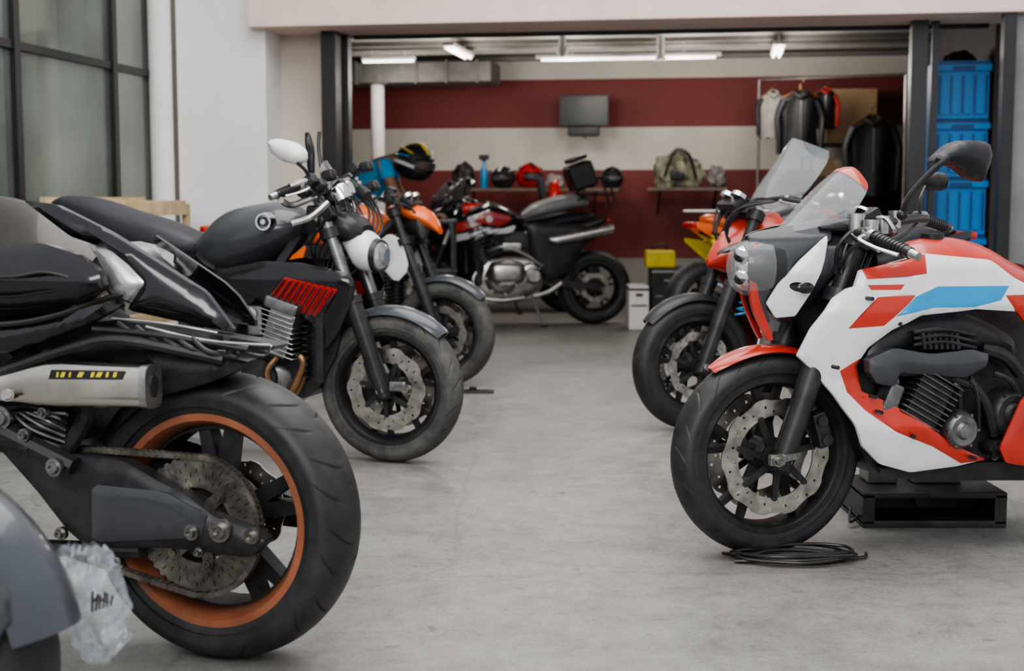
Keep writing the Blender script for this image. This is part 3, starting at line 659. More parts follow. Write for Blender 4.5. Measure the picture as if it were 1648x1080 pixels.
    b.loft([st(-280,640,900,.16),st(-120,650,880,.15),st(-60,680,850,.1)],n=20,e=4); fin(b,'engine',rt)
# ================================================================ L0 : nearest wheel, grey mudguard
def bikeL0():
    global SY; SY=1
    g=ground(-170,1335); fr=Frame(g,pi-radians(12),1)
    rt=root('motorcycle',fr,'motorcycle wheel with dark grey mudguard and orange rim wrapped in plastic')
    wheel(rt,'rear_wheel',0,.3,.215,.075,ORG,ns=5,ro=.12,ri=.08,n=240)
    b=B(MGR); bm=bmesh.new(); gg=[]
    for i in range(33):
        a=radians(156-144*i/32); row=[]
        for j in range(15):
            t=-1+2*j/14; r=.348-.05*abs(t)**2.2; row.append(bm.verts.new((-cos(a)*r,.095*t,.3+sin(a)*r)))
        gg.append(row)
    for i in range(32):
        for j in range(14): bm.faces.new((gg[i][j],gg[i][j+1],gg[i+1][j+1],gg[i+1][j]))
    bmesh.ops.recalc_face_normals(bm,faces=bm.faces[:]); bmesh.ops.solidify(bm,geom=bm.faces[:],thickness=.006); b.merge(bm)
    fin(b,'mudguard',rt,'dark grey mudguard')
    b=B(DGR); b.panel([(-.30,.42),(-.2,.57),(0,.65),(.3,.62),(.3,.5),(.05,.52),(-.12,.46),(-.24,.33)],.12,thick=.02,bulge=.02,er=.02); fin(b,'side_cover',rt)
    b=B(BLKM); b.bar((0,.12,.3),(.6,.12,.38),(.02,.03),(.02,.045)); b.bar((0,-.12,.3),(.6,-.12,.38),(.02,.03),(.02,.045)); b.cyl((.58,.12,.38),(.58,-.12,.38),.02); bolt(b,V((0,.14,.3)),.02); fin(b,'swingarm',rt)
    return fr
# ================================================================ L2 : black naked bike with red grille
def bikeL2():
    global SY; SY=-1
    fr=Frame(ground(632,742),-radians(18),-1); L=fr.L;P=fr.P
    def st(px,y0,y1,hw,yo=0,yc=0):
        u,z0=fr(px,y0,yo); _,z1=fr(px,y1,yo); return (u,(z0+z1)/2,hw,abs(z0-z1)/2,yc)
    rt=root('motorcycle',fr,'black naked motorcycle with red slatted radiator cover and white mirror')
    wheel(rt,'front_wheel',0,.3,.225,.06,BLKM,tm=RUBD,ns=6,ro=.165,ri=.105,n=220,dm=DISC)
    fender(rt,(0,.3),.33,44,122,.07,MGR,drop=.035)
    forks(rt,(0,.3),fr(508,298,.09),yo=.1,r=.028,frac=.42,tb=ENG)
    caliper(rt,fr(600,600,.09),-.3)
    b=B(BLT); bolt(b,P(655,628,.13),.014,.02); b.box(P(640,622,.125),(.07,.02,.04),bev=.008); fin(b,'axle_clamp',rt)
    b=B(SEAT); b.loft([st(92,322,334,.04),st(115,315,345,.09),st(160,320,372,.12),st(215,338,398,.135),st(275,356,416,.13),st(318,376,412,.1),st(332,390,410,.06)],n=24,e=2.6); fin(b,'seat',rt,'long dark grey vinyl seat')
    b=B(DGR); b.loft([st(322,395,415,.05),st(338,368,430,.1),st(370,340,440,.15),st(415,328,436,.17),st(455,326,418,.16),st(485,335,395,.12),st(500,350,378,.06)],n=28,e=1.8)
    to=fin(b,'fuel_tank',rt,'dark grey fuel tank')
    b=B(CHR); c=P(427,357,.165); b.lathe([(.001,.012),(.022,.012),(.026,.02),(.034,.02),(.038,.0),(.038,-.02),(.001,-.02)],c,n=36,closed=False); b.m(ENGD); b.cyl(c+V((0,.012,0)),c+V((0,.016,0)),.02,n=24); b.m(CHR); b.cyl(c+V((0,.015,0)),c+V((0,.022,0)),.011,n=18); fin(b,'tank_emblem',to,'round chrome cap')
    zs_=fr(440,450,.2)[1]
    yf=lambda x,z:-abs(x+.45)*.1-abs(z-zs_)*.15
    gr=L(.2,(428,482),(456,446),(538,466),(502,512),(462,500))
    b=B(GLB); b.panel(L(.2,(322,458),(350,434),(420,420),(480,424),(548,440),(562,462),(556,488),(530,540),(505,572),(494,560),(498,530),(480,512),(430,494),(380,470)),.2,bulge=.012,er=.012,thick=.01,grid=.016,sides=(1,-1),patches=[(REDD,gr)],yf=yf,rr=.1)
    sh=fin(b,'radiator_shroud',rt,'gloss black radiator shroud',split=True)
    b=B(GLB)
    for i in range(9):
        x0=448+ 9.8*i; b.tube([P(x0+10,450+2.2*i,.203),P(x0-16,486+3.2*i,.203)],.004,n=6)
    fin(b,'grille_slats',sh)
    b=B(BLK); b.panel(L(.12,(180,398),(250,402),(330,432),(345,445),(330,462),(270,440),(200,420)),.14,bulge=.02,thick=.012,sides=(1,-1)); fin(b,'tail_cowl',rt,split=True)
    b=B(ORG2); b.panel(L(.15,(246,424),(290,432),(300,442),(262,440)),.155,bulge=.004,grid=.02); b.m(CHR); b.cyl(P(290,438,.15),P(300,443,.16),.01); fin(b,'indicator_lamp',rt,'small orange indicator')
    b=B(BLKM); b.panel(L(.12,(330,430),(420,425),(540,470),(540,560),(500,640),(430,650),(390,600),(360,520),(330,470)),.09,bulge=.01,thick=.18,grid=.05)
    for sd in (1,-1):
        b.tube([P(480,380,.05*sd),P(440,440,.14*sd),P(380,520,.13*sd),P(370,620,.12*sd)],.022)
    b.tube([P(200,410,.1),P(280,440,.12),P(380,520,.13)],.014); b.tube([P(230,480,.12),P(310,500,.14),P(380,560,.14)],.014); fin(b,'frame',rt)
    b=B(SIL); c=P(455,535,.15); rot=Matrix.Rotation(.3,4,'Y')
    for i in range(9): b.box(c+V((.0,0,.08-.02*i)),(.15,.12,.006),rot=rot,bev=.002,seg=1)
    b.m(ENG); b.box(c,(.12,.1,.18),rot=rot,bev=.01); b.box(c+V((.02,0,.11)),(.15,.12,.05),rot=rot,bev=.012); b.m(ENG); b.box(P(415,515,.15),(.07,.06,.12),bev=.012); b.cyl(P(400,505,.16),P(400,505,.2),.03,n=18); b.m(SIL); b.cyl(P(400,505,.2),P(400,505,.205),.022,n=18)
    b.m(ENG); b.loft([st(360,560,640,.1),st(400,560,650,.13),st(460,570,655,.13),st(490,590,640,.08)],e=4)
    eo=fin(b,'engine',rt)
    b=B(ENGD); b.lathe([(.001,.04),(.05,.04),(.06,.02),(.08,0),(.08,-.04),(.001,-.04)],P(415,610,.14),n=32,closed=False); fin(b,'engine_cover',eo)
    b=B(BRS)
    for i,yo in enumerate((.03,.08,.13)): b.tube([P(478,560+6*i,yo),P(496-4*i,585,yo),P(486-8*i,630,yo),P(440,660,yo)],.017,n=12)
    b.tube([P(446,575,.15),P(430,600,.17),P(442,640,.16)],.013); fin(b,'exhaust',rt,'heat-tinted copper exhaust headers')
    b=B(BLKM)
    for i in range(14): b.box(P(515,470+10*i,0),(.025,.28,.005))
    b.box(P(515,535,.15),(.035,.02,.4),bev=.006); b.box(P(515,535,-.15),(.035,.02,.4),bev=.006); fin(b,'radiator',rt)
    b=B(WHT); b.loft([st(560,382,400,.05),st(578,370,432,.09),st(596,372,438,.1),st(608,385,436,.085)],n=24,e=2.); b.m(BLK); b.loft([st(606,383,440,.09),st(614,386,438,.088)],k=1,n=24,e=2.); b.m(REF); b.loft([st(613,390,434,.078),st(620,402,428,.05)],k=1,n=24); b.m(LENS); b.loft([st(613,388,437,.085),st(626,400,428,.05)],k=1,n=24); fin(b,'headlight',rt,'white headlight shell')
    b=B(BLK); b.loft([st(520,345,372,.06),st(545,335,385,.1),st(575,345,392,.1),st(592,362,385,.06)],n=20,e=2.6); b.box(P(540,322,0),(.08,.2,.05),rot=Matrix.Rotation(-.5,4,'Y'),bev=.015)
    fin(b,'instrument_cluster',rt)
    b=B(CHR)
    for (x,y,yo) in ((548,312,.07),(556,308,-.05)): b.lathe([(.001,.03),(.036,.03),(.042,.02),(.038,-.03),(.001,-.03)],P(x,y,yo),axis=(-.5,0,.85),n=24,closed=False)
    fin(b,'gauge',rt,'chrome round gauge',split=True)
    screen(rt,[(*fr(560,335,0),*fr(545,345,.08),.08),(*fr(548,300,0),*fr(534,315,.08),.08),(*fr(524,258,0),*fr(514,272,.05),.05)],SMK)
    b=B(SIL); b.tube([P(452,322,.36),P(470,330,.27),P(505,318,.18),P(520,322,0),P(540,300,-.15),P(560,290,-.3)],.013,n=10); b.tube([P(470,360,.28),P(500,350,.25),P(528,326,.2)],.014); b.tube([P(466,300,.3),P(500,290,.22),P(520,305,.12)],.012); fin(b,'handlebar',rt)
    grip(rt,P(478,300,.26),P(444,314,.36),gm=BLK); grip(rt,P(548,296,-.24),P(560,285,-.36))
    b=B(BLK)
    for (x,y,yo) in ((500,290,.22),(515,298,.18),(530,282,.1),(548,300,.05),(572,272,-.2),(590,268,-.2),(570,300,-.1),(585,310,-.05),(490,310,.2),(530,345,.12),(505,340,.14),(600,300,-.15)):
        b.box(P(x,y,yo),(.05,.05,.045),rot=Matrix.Rotation(random.uniform(-1,1),4,'Y'),bev=.012)
    for i in range(14): b.tube([P(500+7*i,305+2*(i%4),.14-.025*i),P(525+7*i,345+5*(i%5),.14-.025*i),P(500+7*i,395+7*(i%6),.1-.015*i),P(520+2*i,450,.05)],.0055)
    fin(b,'switchgear',rt)
    b=B(SIL)
    for i in range(5): b.tube([P(505+14*i,312,.1-.04*i),P(515+14*i,325+3*i,.12-.04*i),P(520+10*i,370,.1-.03*i)],.004)
    for (x,y,yo) in ((520,300,.16),(562,318,.03),(498,322,.17),(578,300,-.12)): b.cyl(P(x,y,yo),P(x,y-9,yo),.016,n=12)
    fin(b,'cable_fittings',rt)
    b=B(WHT); q=L(.3,(428,228),(440,222),(470,228),(487,242),(488,258),(474,266),(450,258),(434,246)); b.panel(q,.32,thick=.03,bulge=.03,er=.015,grid=.012); b.m(BLK); b.tube([P(478,262,.3),P(492,275,.26),P(500,292,.22)],.007); fin(b,'mirror',rt,'white oval mirror')
    b=B(BLK); q=L(-.2,(488,214),(494,212),(502,240),(502,285),(494,280)); b.panel(q,-.2,thick=.02,bulge=.008,er=.01,grid=.02); b.tube([P(498,280,-.2),P(505,295,-.2),P(520,300,-.2)],.006); b.tube([P(514,212,-.28),P(513,240,-.27),P(520,290,-.22)],.008); fin(b,'mirror',rt)
    wheel(rt,'rear_wheel',-1.42,.31,.22,.085,BLKM,n=120,groove=False,ro=.11,ri=.07)
    b=B(ENGD)
    for sd in (1,-1): b.bar((-.9,.11*sd,.4),(-1.45,.11*sd,.31),(.02,.04),(.018,.03))
    b.cyl((-.92,.11,.4),(-.92,-.11,.4),.02); fin(b,'swingarm',rt)
    b=B(BLT); b.bar((-.85,.14,.3),(-.95,.26,.02),(.008,.01),(.008,.01)); b.box((-.96,.27,.012),(.06,.04,.02),bev=.005); fin(b,'side_stand',rt)
bikeR1(); bikeL1(); frL0=bikeL0(); bikeL2()
# ---- generic others
def place(px,py,ang,side): return Frame(ground(px,py),ang,side)
SY=-1
fr=place(716,620,-radians(20),-1); rt=root('motorcycle',fr,'orange-tanked naked motorcycle with dusty tyres parked behind another'); 
generic(rt,dict(tank=ORG2,tm=RUBD,fend=MGR,headm=BLK,seat=SEAT,tube=ENGD,mirror=False))
b=B(WHT); b.panel([(-.28,.86),(-.2,.82),(-.16,.66),(-.24,.58),(-.34,.68),(-.36,.8)],.13,sides=(1,-1),bulge=.006,er=.01); fin(b,'radiator_shroud',rt,'white radiator shroud',split=True)
b=B(ORG2); b.loft([(-.02,.87,.03,.02),(-.08,.93,.07,.05),(-.18,.97,.09,.05),(-.26,.98,.06,.03)],n=20,e=1.8); fin(b,'headlight_cowl',rt,'orange headlight cowl')
b=B(BLK)
for i in range(8): b.box((-.22-.03*i,.25-.07*i,1.05+.02*(i%3)),(.05,.05,.05),rot=Matrix.Rotation(i,4,'Y'),bev=.01)
fin(b,'switchgear',rt)
SY=1
fr=place(1113,690,pi+radians(22),1); rt=root('motorcycle',fr,'red sport motorcycle with tall clear windscreen')
generic(rt,dict(tank=GLB,sport=RED,tall=True,back=.13,glass=GLS,fend=BLK,head=False,tube=BLKM,mirror=False,patches=[(WHT,[(-.2,.8),(-.4,.84),(-.45,.78),(-.28,.74)])]))
b=B(BLU)
b.tube([V((-.17+.024*cos(a*.5)-.0011*a,.12+.024*sin(a*.5),.53+.0022*a)) for a in range(0,38)],.004,k=2); fin(b,'shock_spring',rt,'blue coil spring')
h=V((cos(radians(30)),sin(radians(30)))); g=ground(1128,563)
SY=-1
fr=Frame((g[0]+1.42*h.x,g[1]+1.42*h.y),radians(30),-1); rt=root('motorcycle',fr,'orange motorcycle with yellow tail panels parked facing the wall')
generic(rt,dict(tank=ORG2,sport=ORG2,glass=SMK,fend=YEL,head=False,tail=ORG2,seat=ORG2,tailpatch=[(YEL,[(-.86,.75),(-1.4,.8),(-1.3,.6),(-.86,.6)])],mirror=False))
b=B(YEL); b.panel([(-.95,.66),(-1.3,.76),(-1.5,.78),(-1.25,.6),(-1.05,.5)],.16,bulge=.006,er=.01,sides=(1,-1)); fin(b,'side_cover',rt,'yellow side cover',split=True)
SY=1
h=V((-cos(radians(8)),-sin(radians(8)))); g=ground(955,521)
fr=Frame((g[0]+1.42*h.x,g[1]+1.42*h.y),pi+radians(8),1); rt=root('motorcycle',fr,'black touring motorcycle with red tank emblem and bulky chrome engine')
generic(rt,dict(tank=GLB,tankpatch=REDD,fend=BLK,eng=SIL,es=1.4,tube=CHR,sport=GLB,glass=SMK,head=False,muffler=False,patches=[(REDD,[(-.1,.84),(-.4,.88),(-.42,.82),(-.2,.76)]),(WHT,[(-.2,.75),(-.45,.8),(-.46,.75),(-.25,.7)])]))
b=B(M('silver_grey_vinyl',(.28,.285,.29),.4,coat=.2)); b.loft([(-.8,.9,.07,.03),(-.9,.95,.14,.06),(-1.08,1.0,.16,.07),(-1.25,1.03,.14,.06),(-1.36,1.02,.07,.03)],n=20); fin(b,'pillion_seat',rt,'silver-grey stepped pillion seat')
b=B(BLK); b.panel([(-.82,.86),(-1.3,.84),(-1.42,.74),(-1.3,.66),(-1.2,.46),(-1.0,.36),(-.86,.6)],.2,thick=.4,bulge=.02,er=.02,grid=.04,rr=.1)
b.m(REDD); b.panel([(-.36,.86),(-.5,.96),(-.72,.9),(-.6,.82)],.195,thick=.03,bulge=.01,er=.02,grid=.03); b.m(WHT); b.panel([(-.4,.83),(-.6,.8),(-.74,.84),(-.7,.77),(-.5,.76)],.195,thick=.03,bulge=.01,er=.02,grid=.03); fin(b,'pannier',rt,split=True)
b=B(SIL); b.loft([(-1.0,.72,.03,.02,.23),(-1.1,.72,.04,.04,.24),(-1.5,.8,.04,.04,.24),(-1.52,.8,.03,.03,.24)],n=16)
b.loft([(-.5,.45,.05,.05,.2),(-.55,.45,.08,.09,.22),(-.75,.45,.08,.09,.22),(-.8,.45,.05,.05,.2)],n=20,e=3)
for i in range(6): b.lathe([(.1,0),(.1,.006),(.001,.006),(.001,0)],(-.65,.2+.016*i,.45),n=24,closed=False)
b.tube([(-.45,.15,.5),(-.38,.18,.4),(-.42,.18,.26),(-.6,.19,.22),(-.8,.18,.24)],.02,n=12); b.lathe([(.001,.03),(.05,.03),(.07,.01),(.075,-.03),(.001,-.03)],(-.88,.2,.42),n=24,closed=False)
b.tube([(-.5,.16,.62),(-.62,.2,.66),(-.8,.2,.6),(-.95,.19,.5)],.014,n=10); b.box((-.7,.17,.66),(.16,.06,.07),bev=.015)
fin(b,'silencer',rt,split=True)
b=B(ENGD)
for s_ in (.13,-.13): b.tube([(-1.2,s_,1.0),(-1.35,s_,1.08),(-1.55,s_,1.08),(-1.55,s_,.98)],.01); b.tube([(-1.3,s_,1.08),(-1.34,s_,1.2),(-1.5,s_,1.22),(-1.55,s_,1.08)],.009)
b.box((-1.42,0,1.09),(.3,.26,.02),bev=.006); fin(b,'luggage_rack',rt)
b=B(BLK); rr_=Matrix.Rotation(.35,4,'Y'); b.box((-1.3,0,1.24),(.22,.3,.22),rot=rr_,bev=.03,seg=3); b.box((-1.26,0,1.38),(.16,.24,.04),rot=rr_,bev=.015); fin(b,'top_case',rt)
fr=place(668,503,pi+radians(3),1); rt=root('motorcycle',fr,'black and red motorcycle with backrest parked against the wall')
generic(rt,dict(tank=REDD,fend=BLK,eng=ENG,es=1.2,tube=CHR,sport=BLK,glass=SMK,head=False,tail=BLK,mirror=True,patches=[(REDD,[(-.1,.84),(-.4,.88),(-.42,.7),(-.2,.66)])]))
b=B(REDD); b.panel([(-1.2,.92),(-1.26,1.2),(-1.32,1.25),(-1.36,.95)],.12,thick=.24,bulge=.03,er=.03,grid=.04); b.m(SEAT); b.box((-1.18,0,1.1),(.06,.22,.3),rot=Matrix.Rotation(.2,4,'Y'),bev=.025); fin(b,'backrest',rt,'red and black pillion backrest')
SY=1
# ================================================================ building
A=radians(9); EX=V((cos(A),-sin(A),0)); EY=V((sin(A),cos(A),0)); BASE=V((0,8.9,0))
def W(s_,t,z): return BASE+EX*s_+EY*t+V((0,0,z))
RZ=Matrix.Rotation(-A,4,'Z')
def slab(b,s0,s1,t0,t1,z0,z1,bev=.0):
    b.box(W((s0+s1)/2,(t0+t1)/2,(z0+z1)/2),(abs(s1-s0),abs(t1-t0),abs(z1-z0)),rot=RZ,bev=bev)
def struct(b,name): o=fin(b,name,None,mir=False,kind='structure'); return o
def mat_wall():
    m=bpy.data.materials.new('striped_wall'); m.use_nodes=True; nt=m.node_tree;N=nt.nodes;K=nt.links; bs=N['Principled BSDF']; bs.inputs['Roughness'].default_value=.6
    g=N.new('ShaderNodeNewGeometry'); sx=N.new('ShaderNodeSeparateXYZ'); K.new(g.outputs['Position'],sx.inputs[0])
    n=N.new('ShaderNodeTexNoise'); n.inputs['Scale'].default_value=1.6; n.inputs['Detail'].default_value=10; n.inputs['Roughness'].default_value=.7; K.new(g.outputs['Position'],n.inputs['Vector'])
    mr=N.new('ShaderNodeMapRange'); mr.inputs[1].default_value=0; mr.inputs[2].default_value=2.5; K.new(sx.outputs['Z'],mr.inputs[0])
    r=N.new('ShaderNodeValToRGB'); r.color_ramp.interpolation='CONSTANT'; e=r.color_ramp.elements
    wh=(.87,.82,.74,1); mrn=(.27,.05,.046,1)
    e[0].position=0; e[0].color=(.4,.38,.35,1); e[1].position=.45/2.5; e[1].color=mrn
    for p,c in ((1.33/2.5,wh),(1.75/2.5,mrn),(2.23/2.5,wh)):
        x=e.new(p); x.color=c
    K.new(mr.outputs[0],r.inputs[0])
    mx=N.new('ShaderNodeMix'); mx.data_type='RGBA'; mx.blend_type='MULTIPLY'; mx.inputs[0].default_value=.4
    K.new(r.outputs[0],mx.inputs[6]); K.new(n.outputs['Fac'],mx.inputs[7]); K.new(mx.outputs[2],bs.inputs['Base Color']); return m
def mat_floor():
    m=bpy.data.materials.new('concrete_floor'); m.use_nodes=True; nt=m.node_tree;N=nt.nodes;K=nt.links; bs=N['Principled BSDF']
    tc=N.new('ShaderNodeTexCoord')
    def nz(sc,map_=None,det=8,ro=.6,rot=.4,dist=0.):
        n=N.new('ShaderNodeTexNoise'); n.inputs['Scale'].default_value=sc; n.inputs['Detail'].default_value=det; n.inputs['Roughness'].default_value=ro; n.inputs['Distortion'].default_value=dist
        if map_:
            mp=N.new('ShaderNodeMapping'); mp.inputs['Scale'].default_value=map_; mp.inputs['Rotation'].default_value=(0,0,rot); K.new(tc.outputs['Object'],mp.inputs[0]); K.new(mp.outputs[0],n.inputs['Vector'])
        else: K.new(tc.outputs['Object'],n.inputs['Vector'])
        return n
    a=nz(1.0,None,12,.7,0,.6); r=N.new('ShaderNodeValToRGB'); e=r.color_ramp.elements; e[0].position=.3;e[0].color=(.215,.208,.196,1);e[1].position=.7;e[1].color=(.32,.312,.298,1); K.new(a.outputs['Fac'],r.inputs[0])
    def mul(prev,fac_out,lo,hi,c0,f):
        rr=N.new('ShaderNodeValToRGB'); rr.color_ramp.elements[0].position=lo; rr.color_ramp.elements[0].color=(c0,c0*.98,c0*.95,1); rr.color_ramp.elements[1].position=hi; K.new(fac_out,rr.inputs[0])
        mx=N.new('ShaderNodeMix'); mx.data_type='RGBA'; mx.blend_type='MULTIPLY'; mx.inputs[0].default_value=f; K.new(prev,mx.inputs[6]); K.new(rr.outputs[0],mx.inputs[7]); return mx.outputs[2]
    c=mul(r.outputs[0],nz(6,None,15,.85,.4,.3).outputs['Fac'],.4,.57,.66,.75)
    c=mul(c,nz(3,(1,6,1),8,.8,.5,.6).outputs['Fac'],.4,.5,.75,.25)
    c=mul(c,nz(20,None,10,.8).outputs['Fac'],.33,.46,.5,.65)
    sp=nz(9,None,2,.5); c=mul(c,sp.outputs['Fac'],.26,.29,.35,.5)
    vo=N.new('ShaderNodeTexVoronoi'); vo.feature='DISTANCE_TO_EDGE'; vo.inputs['Scale'].default_value=.55
    mxv=N.new('ShaderNodeMix'); mxv.data_type='RGBA'; mxv.inputs[0].default_value=.18; K.new(tc.outputs['Object'],mxv.inputs[6]); K.new(nz(2.5).outputs['Color'],mxv.inputs[7]); K.new(mxv.outputs[2],vo.inputs['Vector'])
    c=mul(c,vo.outputs['Distance'],.0,.005,.6,.4)
    c=mul(c,nz(110,None,5,.7).outputs['Fac'],.34,.52,.6,.6)
    K.new(c,bs.inputs['Base Color'])
    mr=N.new('ShaderNodeMapRange'); mr.inputs[3].default_value=.28; mr.inputs[4].default_value=.6; K.new(a.outputs['Fac'],mr.inputs[0]); K.new(mr.outputs[0],bs.inputs['Roughness'])
    bp=N.new('ShaderNodeBump'); bp.inputs['Strength'].default_value=.12; bp.inputs['Distance'].default_value=.01; K.new(nz(30).outputs['Fac'],bp.inputs['Height']); K.new(bp.outputs[0],bs.inputs['Normal'])
    return m
PLW=M('white_plaster',(.86,.85,.83),.7,nz=.04,sc=3,dirt=(.6,.57,.54),da=.35)
BEI=M('beige_plaster',(.6,.53,.46),.75,nz=.1,sc=3)
PNK=M('pink_stone_beam',(.8,.64,.58),.6,nz=.06,sc=4,dirt=(.6,.46,.4),da=.35)
CEI=M('grey_ceiling',(.34,.32,.3),.75,nz=.35,sc=2)
FRM=M('black_frame_metal',(.016,.016,.018),.4,nz=.2)
GPN=M('window_glass',(.25,.29,.27),.05,coat=.9,alpha=.32,nz=.6,sc=1.2)
b=B(mat_floor()); b.box((0,9,-.05),(16,22,.1)); struct(b,'floor')
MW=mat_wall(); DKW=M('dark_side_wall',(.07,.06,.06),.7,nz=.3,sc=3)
b=B(MW); slab(b,-4.2,3.3,4.94,5.1,0,2.6); struct(b,'wall_back')
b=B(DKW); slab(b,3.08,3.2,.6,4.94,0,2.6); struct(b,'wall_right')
b=B(MW); slab(b,-4.2,-4.08,.6,4.94,0,2.6); struct(b,'wall_left')
b=B(CEI); slab(b,-4.2,3.2,.3,5.1,2.42,2.52)
b.m(M('ceiling_rib',(.26,.24,.22),.7))
for i in range(6): slab(b,-4.1,3.08,1.0+.7*i,1.06+.7*i,2.38,2.43)
b.m(M('pipe_grey',(.16,.15,.14),.5))
for t in (2.3,3.35,4.3): b.cyl(W(-4.05,t,2.385),W(3.05,t,2.385),.022,n=10)
struct(b,'ceiling')
b=B(PNK); slab(b,-1.72,3.4,-.15,.42,2.155,3.2,bev=.015); struct(b,'trim_1')
b=B(BEI); slab(b,-4.2,-1.3,.3,.6,0,3.2); struct(b,'wall_front')
b=B(PLW); slab(b,-2.26,-1.64,-.02,.32,0,3.2,bev=.01); struct(b,'trim_2')
b=B(PLW); b.cyl(W(-2.34,-.1,0),W(-2.34,-.1,3.2),.075,n=24); struct(b,'trim_3')
b=B(FRM); slab(b,-1.3,-1.2,.1,.5,0,2.155,bev=.004); slab(b,-1.2,-1.17,.3,.35,0,2.155); struct(b,'door_1')
b=B(FRM); slab(b,2.5,2.6,.15,.3,0,2.155,bev=.004); slab(b,2.63,2.67,.2,.25,0,2.155); struct(b,'door_2')
b=B(FRM); slab(b,-1.15,3.0,.38,.42,2.13,2.155,bev=.003); struct(b,'trim_4')
b=B(FRM)
for t in (-5,-3.9,-1.87,-.68,-.1): slab(b,-2.45,-2.38,t-.03,t+.03,0,3.2)
for z in (.05,.95,1.87,2.8): slab(b,-2.44,-2.39,-5,-.1,z-.022,z+.022)
b.m(GPN); slab(b,-2.42,-2.41,-5,-.1,0,3.2); struct(b,'window_1')
CUR=M('sage_curtain',(.34,.36,.29),.8,nz=.55,sc=1.3)  # coarse mottling stands in for darker drapes and dark reflections in the glass
b=B(CUR); bm=bmesh.new(); rows=[]
for z in (0,.8,1.6,2.4,3.2):
    rows.append([bm.verts.new(W(-2.78+.05*sin(i*.8)+.02*sin(i*.37),-5.2+i*.04,z)) for i in range(132)])
for i in range(4):
    for j in range(131): bm.faces.new((rows[i][j],rows[i][j+1],rows[i+1][j+1],rows[i+1][j]))
bmesh.ops.solidify(bm,geom=bm.faces[:],thickness=.004); b.merge(bm)
thing(b,'curtain','pleated sage green curtain behind the black-framed window','curtain',W(-2.75,-2.5,0))
b=B(FRM); slab(b,3.0,3.07,-.12,.0,0,3.2); slab(b,3.9,3.97,-.1,.0,0,3.2); slab(b,3.05,4.8,-.1,-.0,.0,.1); b.m(M('grey_glass',(.2,.2,.19),.12,coat=.5,nz=.3,sc=2)); slab(b,3.07,4.8,-.06,-.04,.1,3.2); struct(b,'window_2')
b=B(PLW); c=at(609,320,13.2); b.cyl((c.x,c.y,0),(c.x,c.y,2.42),.065,n=20); struct(b,'trim_5')
# ================================================================ back-room things
TUB=M('tube_glow',(1,1,1),.4,emit=(1,.98,.9),es=2.6)
HOUS=M('lamp_housing',(.7,.7,.68),.5)
def lampfix(px,py,Y,L_,along):
    c=at(px,py,Y); c.z=min(c.z,2.3); b=B(HOUS)
    d=EY if along else EX; rot=Matrix.Rotation(-A+(pi/2 if along else 0),4,'Z')
    b.box(c+V((0,0,.02)),(L_,.1 if along else .05,.03),rot=rot,bev=.006)
    for k in (-.3,.3): b.cyl(c+d*L_*k,V(((c+d*L_*k).x,(c+d*L_*k).y,2.419)),.006,n=6)
    o=thing(b,'fluorescent_lamp','white fluorescent lamp hung from the ceiling, lit','lamp',c); o['group']='ceiling strip lamps'
    b=B(TUB)
    for k in ((-.025,.025) if along else (0,)):
        n_=V((-d.y,d.x,0))*k; b.cyl(n_-d*L_*.47-V((0,0,.006)),n_+d*L_*.47-V((0,0,.006)),.012,n=10)
    fin(b,'lamp_tube',o,mir=False,split=True)
    for k in (-.3,.3):
        li=bpy.data.lights.new('lamp_light','POINT'); li.shadow_soft_size=.15; li.energy=12*L_; li.color=(1,.95,.88)
        lo=bpy.data.objects.new('lamp_light',li); link(lo); lo.location=c+d*L_*k-V((0,0,.2))
for a_ in ((738,73,11.9,.9,True),(1252,70,11.8,.9,True),(1010,93,12.0,1.6,False),(625,90,12.6,.5,False)): lampfix(*a_)
b=B(HOUS); c=at(905,75,11.6); b.cyl((c.x,c.y,2.3),(c.x,c.y,2.42),.03,n=14); b.sph((c.x,c.y,2.28),.05); thing(b,'ceiling_fitting','small white round fitting on the ceiling','fitting',(c.x,c.y,2.23))
b=B(HOUS); c=at(1063,75,11.75); b.cyl((c.x,c.y,2.27),(c.x,c.y,2.42),.03,n=14); b.cyl((c.x,c.y,2.22),(c.x,c.y,2.27),.05,.03,n=14); thing(b,'ceiling_fitting','white conical hanger on the ceiling','fitting',(c.x,c.y,2.22))
b=B(M('duct_metal',(.12,.115,.11),.5,metal=.5,nz=.2)); c0=at(560,120,13.3);c1=at(800,120,13.2); w_=c1.x-c0.x
b.box(((c0.x+c1.x)/2,13.2,2.23),(w_,.5,.2),rot=RZ,bev=.02)
for i in range(5): b.box((c0.x+w_*(i+.5)/5,13.2-.158*(w_*((i+.5)/5-.5)),2.23),(.02,.53,.22),rot=RZ,bev=.004)
for k in (.2,.8): b.cyl((c0.x+w_*k,13.2,2.3),(c0.x+w_*k,13.2,2.42),.012)
thing(b,'ventilation_duct','flanged grey metal ventilation duct under the ceiling','duct',(c0.x,13.2,2.1))
c=at(940,178,13.35); b=B(BLK); b.box(c,(.48,.05,.3),rot=RZ,bev=.01); b.m(M('screen_glass',(.02,.024,.022),.35,nz=.5,sc=5)); b.box(c-V((0,.028,0)),(.43,.006,.25),rot=RZ)
b.m(BLK); b.box(c+V((0,.15,0)),(.06,.3,.06),rot=RZ,bev=.01); b.box(c+V((0,.02,-.2)),(.3,.16,.09),rot=RZ,bev=.015); b.tube([c+V((0,.1,-.1)),c+V((.02,.15,-.25)),c+V((0,.05,-.2))],.01)
thing(b,'television','small black wall-mounted television on a bracket','television',c-V((0,0,.2)))
